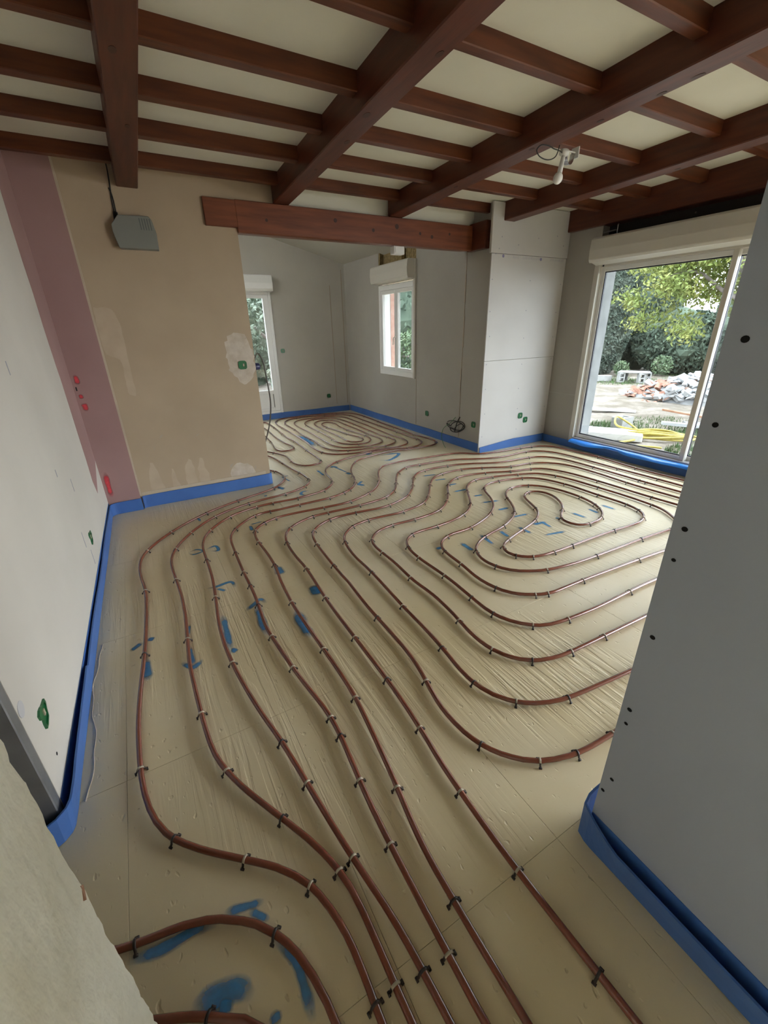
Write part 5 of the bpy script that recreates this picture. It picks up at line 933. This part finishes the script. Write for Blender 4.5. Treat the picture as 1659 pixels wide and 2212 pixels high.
# ground with gentle unevenness
V = []; F = []
nx, ny = 70, 70
for j in range(ny + 1):
    for i in range(nx + 1):
        x = -12 + 46 * i / nx; y = -14 + 46 * j / ny
        h = 0.05 * math.sin(x * 1.7 + y * 0.6) * math.sin(y * 1.3) + rnd.uniform(-0.02, 0.02)
        inside = -2.6 < x < 5.8 and -3.9 < y < 8.6
        V.append((x, y, GZ - 0.09 if inside else GZ + h * (0.3 if x < 7 else 1)))
F = [(j * (nx + 1) + i, j * (nx + 1) + i + 1, (j + 1) * (nx + 1) + i + 1, (j + 1) * (nx + 1) + i) for j in range(ny) for i in range(nx)]
ground = tag(MB().add(V, F).build('garden_ground', 'earth', None, smooth=True), 'bare earth of the garden outside', kind='structure')
def blades(name, label, spots, m, hgt, n_per, seed):
    r = random.Random(seed); b = MB()
    for (x0, y0, rx, ry) in spots:
        for k in range(n_per):
            a = r.uniform(0, 6.283); q = math.sqrt(r.random())
            x = x0 + rx * q * math.cos(a); y = y0 + ry * q * math.sin(a)
            h = hgt * r.uniform(0.5, 1.2); d = r.uniform(0, 6.283); w = 0.008
            lx, ly = math.cos(d), math.sin(d); s = r.uniform(0.2, 0.6) * h
            b.add([(x - ly * w, y + lx * w, GZ - 0.02), (x + ly * w, y - lx * w, GZ - 0.02), (x + lx * s, y + ly * s, GZ + h)], [(0, 1, 2)])
    return tag(b.build(name, m), label, 'grass', kind='stuff')
blades('grass', 'green grass tufts around the hose and the far edge of the garden', [(7.6, 4.0, 0.9, 0.6), (7.9, 3.1, 0.9, 0.5), (6.6, 4.5, 0.7, 0.4), (12.2, 8.6, 1.6, 1.0), (14.0, 7.6, 1.8, 1.0), (9.0, 2.4, 0.8, 0.6), (12.0, 9.5, 1.5, 1.0), (6.4, 2.6, 0.5, 0.5)], 'grass_green', 0.065, 1100, 4)

def leaf_cloud(mb, centre, radii, n, size, r, shell=0.55, droop=0.0):
    cx, cy, cz = centre
    for k in range(n):
        while True:
            d = Vector((r.gauss(0, 1), r.gauss(0, 1), r.gauss(0, 1)))
            if d.length > 0.1: break
        d.normalize()
        q = shell + (1 - shell) * r.random() ** 0.6
        p = Vector((cx + d.x * radii[0] * q, cy + d.y * radii[1] * q, cz + d.z * radii[2] * q))
        a = Vector((r.gauss(0, 1), r.gauss(0, 1), r.gauss(0, 1) - droop)).normalized()
        b = a.orthogonal().normalized()
        b = (b * math.cos(k) + a.cross(b) * math.sin(k)).normalized()
        s = size * r.uniform(0.6, 1.3)
        mb.add([p - a * s, p + b * s * 0.45, p + a * s, p - b * s * 0.45], [(0, 1, 2, 3)])
def lump(mb, centre, radii, r, sub=3, rough=0.12):
    bm = bmesh.new()
    bmesh.ops.create_icosphere(bm, subdivisions=sub, radius=1)
    ph = [r.uniform(0, 6) for _ in range(6)]
    V = []
    for v in bm.verts:
        c = v.co
        q = 1 + rough * (math.sin(c.x * 5 + ph[0]) * math.sin(c.y * 6 + ph[1]) + math.sin(c.z * 8 + ph[2]) * math.sin(c.x * 7 + ph[3])) + r.uniform(-rough, rough) * 0.35
        V.append((centre[0] + c.x * radii[0] * q, centre[1] + c.y * radii[1] * q, centre[2] + c.z * radii[2] * q))
    mb.add(V, [tuple(v.index for v in f.verts) for f in bm.faces])
    bm.free()
def evergreen(name, label, base, radii, m, n, seed, cat, size=0.085):
    r = random.Random(seed)
    t = tag(empty(name, base), label, cat, 'evergreens at the end of the garden')
    c = (base[0], base[1], base[2] + radii[2] * 0.92)
    mb = MB(); lump(mb, c, (radii[0] * 0.88, radii[1] * 0.88, radii[2] * 0.95), r, 4, 0.10)
    mb.build('inner_crown', m, t)
    mb = MB(); leaf_cloud(mb, c, radii, n, size, r, 0.84, 0.8)
    tag(mb.build('foliage', m, t), kind='stuff')
    MB().tube([(base[0], base[1], base[2] - 0.1), (base[0], base[1], base[2] + radii[2])], [0.16, 0.08], 8).build('trunk', 'bark', t)
    return t
evergreen('cypress', 'tall dark cypress behind the block bench', (14.2, 9.9, GZ), (1.0, 1.1, 3.4), 'cypress', 112000, 1, 'tree')
evergreen('cypress', 'dark cypress left of the tall one, half hidden by the window jamb', (13.1, 12.4, GZ), (1.1, 1.2, 3.2), 'cypress', 12000, 2, 'tree')
for i, (x, y, rx, ry, rz, lab) in enumerate(((16.3, 8.3, 1.4, 1.5, 1.02, 'dark hedge bush behind the small shrub'), (16.8, 6.4, 1.4, 1.5, 1.25, 'dark hedge bush behind the rubble pile'), (16.6, 4.3, 1.4, 1.6, 1.75, 'dark hedge bush right of the rubble pile'), (15.8, 2.2, 1.5, 1.6, 1.6, 'dark hedge bush at the right end of the row'), (17.0, 10.6, 1.5, 1.6, 1.9, 'dark hedge bush behind the tall cypress'))):
    evergreen('hedge_bush', lab, (x, y, GZ), (rx, ry, rz), 'hedge', 9000, 30 + i, 'hedge')
for i, (x, y, s, lab) in enumerate(((14.75, 7.95, 0.48, 'small light green shrub behind the rubble pile'), (13.9, 8.75, 0.36, 'small leafy shrub behind the block bench'))):
    r = random.Random(60 + i)
    t = tag(empty('shrub', (x, y, GZ)), lab, 'shrub', 'small shrubs')
    mb = MB()
    for k in range(7):
        a = r.uniform(0, 6.28)
        mb.tube([(x, y, GZ - 0.05), (x + 0.15 * s * math.cos(a), y + 0.15 * s * math.sin(a), GZ + 0.5 * s), (x + 0.5 * s * math.cos(a), y + 0.5 * s * math.sin(a), GZ + 1.1 * s)], [0.012, 0.01, 0.006], 5)
    mb.build('stems', 'bark', t)
    mb = MB(); leaf_cloud(mb, (x, y, GZ + 0.75 * s), (0.65 * s, 0.65 * s, 0.65 * s), 700, 0.045, r, 0.2)
    tag(mb.build('foliage', 'leaf_shrub', t), kind='stuff')

# lime green tree hanging over the garden
def broadleaf(name, label, trunk, limbs, m, clusters, n, size, seed, group=None, cr=(0.5, 0.5, 0.35)):
    r = random.Random(seed)
    t = tag(empty(name, (trunk[0][0], trunk[0][1], GZ)), label, 'tree', group)
    MB().tube(catmull(trunk, 0.15), [0.11 - 0.06 * k / len(catmull(trunk, 0.15)) for k in range(len(catmull(trunk, 0.15)))], 9).build('trunk', 'bark', t, smooth=True)
    for lb in limbs:
        c = catmull(lb, 0.12)
        MB().tube(c, [0.040 - 0.031 * k / len(c) for k in range(len(c))], 7).build('branch', 'bark', t, smooth=True)
    mb = MB()
    for c in clusters:
        leaf_cloud(mb, c, cr, n, size, r, 0.05, 0.5)
    tag(mb.build('foliage', m, t), kind='stuff')
    return t
TX, TY = 8.55, 3.55
trunk = [(TX, TY, GZ - 0.1), (TX - 0.03, TY + 0.03, 0.8), (TX + 0.02, TY, 1.7), (TX - 0.05, TY + 0.12, 2.4), (TX - 0.05, TY + 0.25, 3.2), (TX - 0.1, TY + 0.2, 4.2)]
limbs = [[(TX, TY + 0.02, 1.75), (TX + 0.1, TY + 0.45, 1.95), (TX + 0.1, TY + 0.9, 2.25), (TX + 0.1, TY + 1.5, 2.2)],
         [(TX - 0.03, TY + 0.08, 2.2), (TX - 0.1, TY + 0.5, 2.75), (TX - 0.2, TY + 0.8, 3.25), (TX - 0.3, TY + 1.3, 3.6)],
         [(TX, TY + 0.02, 1.9), (TX + 0.5, TY + 0.5, 2.3), (TX + 0.8, TY + 1.1, 2.5), (TX + 0.9, TY + 1.7, 2.35)],
         [(TX - 0.05, TY + 0.2, 2.9), (TX + 0.3, TY + 0.7, 3.2), (TX + 0.5, TY + 1.4, 3.3), (TX + 0.4, TY + 2.0, 2.95)],
         [(TX, TY, 1.8), (TX - 0.2, TY - 0.5, 2.3), (TX - 0.1, TY - 1.0, 2.6), (TX, TY - 1.6, 2.8)],
         [(TX - 0.05, TY + 0.2, 3.0), (TX, TY - 0.4, 3.4), (TX + 0.1, TY - 1.0, 3.6)]]
r_ = random.Random(77)
cl = []
for lb in limbs:
    c = catmull(lb, 0.2)
    for k in range(len(c) // 3, len(c)):
        p = c[k]
        for q in range(2):
            cl.append((p.x + r_.uniform(-0.35, 0.35), p.y + r_.uniform(-0.35, 0.35), p.z + r_.uniform(-0.30, 0.35)))
cl += [(TX + 0.3, TY + 1.95, 1.85), (TX + 0.4, TY + 1.5, 1.6), (TX + 0.3, TY + 1.0, 1.45), (TX + 0.1, TY + 0.85, 1.3), (TX + 0.5, TY + 2.35, 2.6), (TX + 0.4, TY + 2.2, 1.95), (TX + 0.2, TY + 1.8, 1.5)]
for k in range(34):
    cl.append((TX + r_.uniform(-0.2, 1.2), TY + r_.uniform(-0.6, 1.3), r_.uniform(1.6, 3.4)))
broadleaf('lime_tree', 'lime green tree with hanging leafy branches over the garden', trunk, limbs, 'leaf_lime', cl, 210, 0.040, 5, None, (0.34, 0.34, 0.24))
# trees seen through the back room openings
def simple_tree(label, x, y, h, rad, m, n, seed, name='garden_tree'):
    trunk = [(x, y, GZ - 0.1), (x + 0.05, y, h * 0.3), (x - 0.04, y + 0.05, h * 0.55)]
    r2 = random.Random(seed)
    limbs = []; cl = []
    for k in range(6):
        a = k * 1.05 + r2.uniform(-0.3, 0.3)
        e = (x + rad * 0.7 * math.cos(a), y + rad * 0.7 * math.sin(a), h * r2.uniform(0.5, 0.9))
        limbs.append([(x, y, h * 0.4), (x + rad * 0.3 * math.cos(a), y + rad * 0.3 * math.sin(a), h * 0.5), e])
        cl.append(e)
    for k in range(18):
        a = r2.uniform(0, 6.28); q = math.sqrt(r2.random()) * rad
        cl.append((x + q * math.cos(a), y + q * math.sin(a), h * r2.uniform(0.1, 0.95)))
    return broadleaf(name, label, trunk, limbs, m, cl, n, 0.07, seed, None, (rad * 0.42, rad * 0.42, h * 0.14))
simple_tree('grey-green olive tree outside the glazed back door', 3.1, 11.0, 3.2, 1.35, 'leaf_olive', 420, 91, 'olive_tree')
simple_tree('grey-green olive tree further left outside the back door', -0.8, 11.6, 3.0, 1.35, 'leaf_olive', 380, 92, 'olive_tree')
evergreen('hedge_bush', 'dark evergreen bush seen through the right leaf of the casement', (8.3, 12.6, GZ), (1.7, 1.7, 2.3), 'hedge', 3500, 95, 'hedge')
evergreen('hedge_bush', 'grey-green evergreen bush far behind the back door', (2.9, 14.8, GZ), (2.3, 1.2, 2.0), 'hedge', 6000, 98, 'hedge')
simple_tree('pale oleander shrub under the casement window outside', 6.9, 10.3, 1.5, 0.7, 'leaf_shrub', 60, 97, 'oleander')

# ---- bench of concrete blocks with a plank
def block(label, x, y, z, rz, sx=0.17, sy=0.08, sz=0.27, name='concrete_block', upright=True):
    t = empty(name, (x, y, z))
    m = MB()
    a, b, c = sx, sy, sz
    w = 0.035
    m.box(-a / 2, -a / 2 + w, -b, b, 0, c).box(a / 2 - w, a / 2, -b, b, 0, c)
    for z0 in (0, c / 2 - w / 2, c - w):
        m.box(-a / 2 + w, a / 2 - w, -b, b, z0, z0 + w)
    o = m.build('shell', 'concrete', None, 0.004)
    o.parent = t
    t.rotation_euler = (0, 0, rz)
    return tag(t, label, 'block', 'concrete blocks of the bench')
ang = math.atan2(7.85 - 7.52, 12.59 - 12.81)
block('concrete block at the front left of the bench', 12.62, 7.90, GZ, -0.6)
block('concrete block at the front right of the bench', 12.83, 7.42, GZ, -0.6)
block('concrete block at the back left of the bench', 13.02, 8.06, GZ, -0.6)
block('concrete block at the back right of the bench', 13.26, 7.50, GZ, -0.6)
block('single concrete block lying left of the bench', 12.55, 8.40, GZ, 0.9, 0.2, 0.2, 0.16)
pl = MB()
c_, s_ = math.cos(2.0), math.sin(2.0)
def rot(x, y, cx=12.93, cy=7.72): return (cx + x * c_ - y * s_, cy + x * s_ + y * c_)
V = [(*rot(a, b), z) for z in (GZ + 0.272, GZ + 0.295) for b in (-0.28, 0.28) for a in (-0.40, 0.40)]
tag(MB().hexa(V).build('bench_plank', 'concrete', None, 0.004), 'pale slab laid across the concrete blocks as a bench', 'bench slab')

# ---- rubble heap: a mound carrying broken tiles, plaster and blocks
t = tag(empty('rubble_pile', (11.0, 4.9, GZ)), 'heap of broken roof tiles and white plaster rubble', 'rubble')
r = random.Random(13)
ax = (0.45, 0.89)
def heap(u, v):   # u along the pile, v across -> world and height
    x = 11.05 - 0.50 * u + 0.86 * v; y = 4.85 + 0.86 * u + 0.50 * v
    q = (u / 1.65) ** 2 + (v / 0.95) ** 2
    return x, y, max(0.0, 0.47 * (1 - q)) ** 0.9
V = []; F = []; N = 18
for j in range(N + 1):
    for i in range(N + 1):
        u = -2.1 + 4.2 * i / N; v = -1.2 + 2.4 * j / N
        x, y, h = heap(u, v); V.append((x, y, GZ + h - 0.06 + r.uniform(-0.02, 0.02)))
F = [(j * (N + 1) + i, j * (N + 1) + i + 1, (j + 1) * (N + 1) + i + 1, (j + 1) * (N + 1) + i) for j in range(N) for i in range(N)]
MB().add(V, F).build('mound', 'rubble_grey', t)
chunk = {}
for kind in ('rubble_white', 'rubble_grey', 'rubble_tile'):
    for s in range(3):
        mb = MB()
        if kind == 'rubble_tile':
            pts = []
            for k in range(6):
                a = -0.9 + 1.8 * k / 5
                pts.append((0.11 * math.sin(a), 0.09 * math.cos(a)))
            poly = pts + [(p[0] * 0.85, p[1] * 0.85 - 0.002) for p in reversed(pts)]
            mb.prism([(p[0], p[1] - 0.08) for p in poly], 'x', -0.13 - 0.03 * s, 0.13 + 0.02 * s)
        else:
            a, b, c = 0.10 + 0.05 * s, 0.08 + 0.03 * (2 - s), 0.025 + 0.012 * s
            v = [(x * a * r.uniform(0.7, 1.2), y * b * r.uniform(0.7, 1.2), z * c * r.uniform(0.8, 1.2)) for z in (-1, 1) for y in (-1, 1) for x in (-1, 1)]
            mb.hexa(v)
        me = mb.mesh(kind); me.materials.append(MATS[kind]); chunk[(kind, s)] = me
for k in range(280):
    u = r.uniform(-1.6, 1.6); v = -0.92 + 1.35 * r.random()
    x, y, h = heap(u, v)
    if h < 0.03 and r.random() < 0.6: continue
    kind = 'rubble_tile' if (u > 0.75 and r.random() < 0.8) or (v > 0.05 and r.random() < 0.65) else ('rubble_white' if r.random() < 0.72 else ('rubble_grey' if r.random() < 0.7 else 'rubble_tile'))
    o = bpy.data.objects.new('rubble_piece', chunk[(kind, r.randrange(3))])
    COL.objects.link(o); o.parent = t; o.matrix_parent_inverse = Matrix.Translation(-Vector(t.location))
    o.location = (x, y, GZ + h + 0.0)
    o.rotation_euler = (r.uniform(-0.6, 0.6), r.uniform(-0.6, 0.6), r.uniform(0, 6.28))
    q = r.uniform(0.45, 0.95); o.scale = (q, q, q)
# ---- second small heap by the right edge: boards and tiles
for i, (x, y, z, L, w, th, rz, tilt, m, lab) in enumerate((
        (8.05, 3.45, GZ + 0.16, 1.3, 0.05, 0.03, -0.9, 0.16, 'timber', 'thin rust-brown batten leaning behind the hose'),
        (7.72, 3.40, GZ + 0.06, 1.0, 0.10, 0.05, -0.85, 0.06, 'rubble_white', 'white broken moulding lying behind the hose'),
        (8.1, 3.30, GZ + 0.03, 0.9, 0.22, 0.05, -0.8, 0.06, 'rubble_grey', 'grey broken slab behind the hose'),
        (8.35, 2.75, GZ + 0.20, 0.9, 0.25, 0.04, -0.6, 0.35, 'timber', 'stack of brown boards at the right window edge'),
        (8.35, 2.72, GZ + 0.30, 0.9, 0.22, 0.04, -0.6, 0.40, 'white_board', 'white board on top of the brown boards'))):
    mb = MB().box(-L / 2, L / 2, -w / 2, w / 2, 0, th)
    o = mb.build('scrap_board', m, None, 0.003)
    o.location = (x, y, z); o.rotation_euler = (0, tilt, rz)
    tag(o, lab, 'board')
# ---- white polystyrene slab, grey block and yellow hose in front of the window
def slab_thing(name, label, cat, x, y, z, sx, sy, sz, rz, m):
    o = MB().box(-sx / 2, sx / 2, -sy / 2, sy / 2, 0, sz).build(name, m, None, 0.006)
    o.location = (x, y, z); o.rotation_euler = (0, 0, rz)
    return tag(o, label, cat)
slab_thing('foam_slab', 'white foam slab lying on the ground before the sliding window', 'slab', 6.26, 4.02, GZ, 0.42, 1.05, 0.10, 0.55, 'white_board')
t = tag(empty('hollow_block', (6.95, 4.18, GZ)), 'grey hollow block standing behind the white foam slab', 'block')
m = MB().box(6.80, 7.10, 4.08, 4.12, GZ, GZ + 0.2).box(6.80, 7.10, 4.24, 4.28, GZ, GZ + 0.2).box(6.80, 6.84, 4.12, 4.24, GZ, GZ + 0.2).box(6.93, 6.97, 4.12, 4.24, GZ, GZ + 0.2).box(7.06, 7.10, 4.12, 4.24, GZ, GZ + 0.2)
m.build('shell', 'concrete', t, 0.003)
slab_thing('white_plank', 'long white plank lying on the bare earth', 'plank', 8.25, 5.25, GZ + 0.01, 0.18, 0.9, 0.03, 0.5, 'white_board')
t = tag(empty('garden_hose', (6.7, 3.5, GZ)), 'yellow hose in loose coils before the sliding window', 'hose')
c = []
r = random.Random(31)
for k in range(120):
    a = 2 * math.pi * k / 20
    lap = k / 20
    u = (0.52 - 0.03 * lap) * math.cos(a) + 0.06 * math.sin(lap * 2.1)
    v = (0.17 + 0.02 * math.sin(lap * 3)) * math.sin(a) + 0.03 * math.cos(lap * 1.3)
    # long axis runs along the window view
    x = 6.72 + u * 0.62 + v * 0.7; y = 3.46 - u * 0.75 + v * 0.6
    c.append((x, y, GZ + 0.02 + 0.012 * lap + 0.015 * (1 + math.sin(a * 2 + lap))))
c += [(6.45, 3.95, GZ + 0.16), (6.62, 4.08, GZ + 0.26), (6.78, 3.98, GZ + 0.16), (6.7, 3.7, GZ + 0.06), (6.45, 3.55, GZ + 0.04), (6.05, 3.62, GZ + 0.02), (5.85, 3.75, GZ + 0.02), (5.98, 3.45, GZ + 0.02), (6.15, 3.22, GZ + 0.02), (6.22, 3.10, GZ + 0.02)]
MB().tube(catmull(c, 0.04), 0.015, 8).build('hose_coils', 'hose_yellow', t, smooth=True)
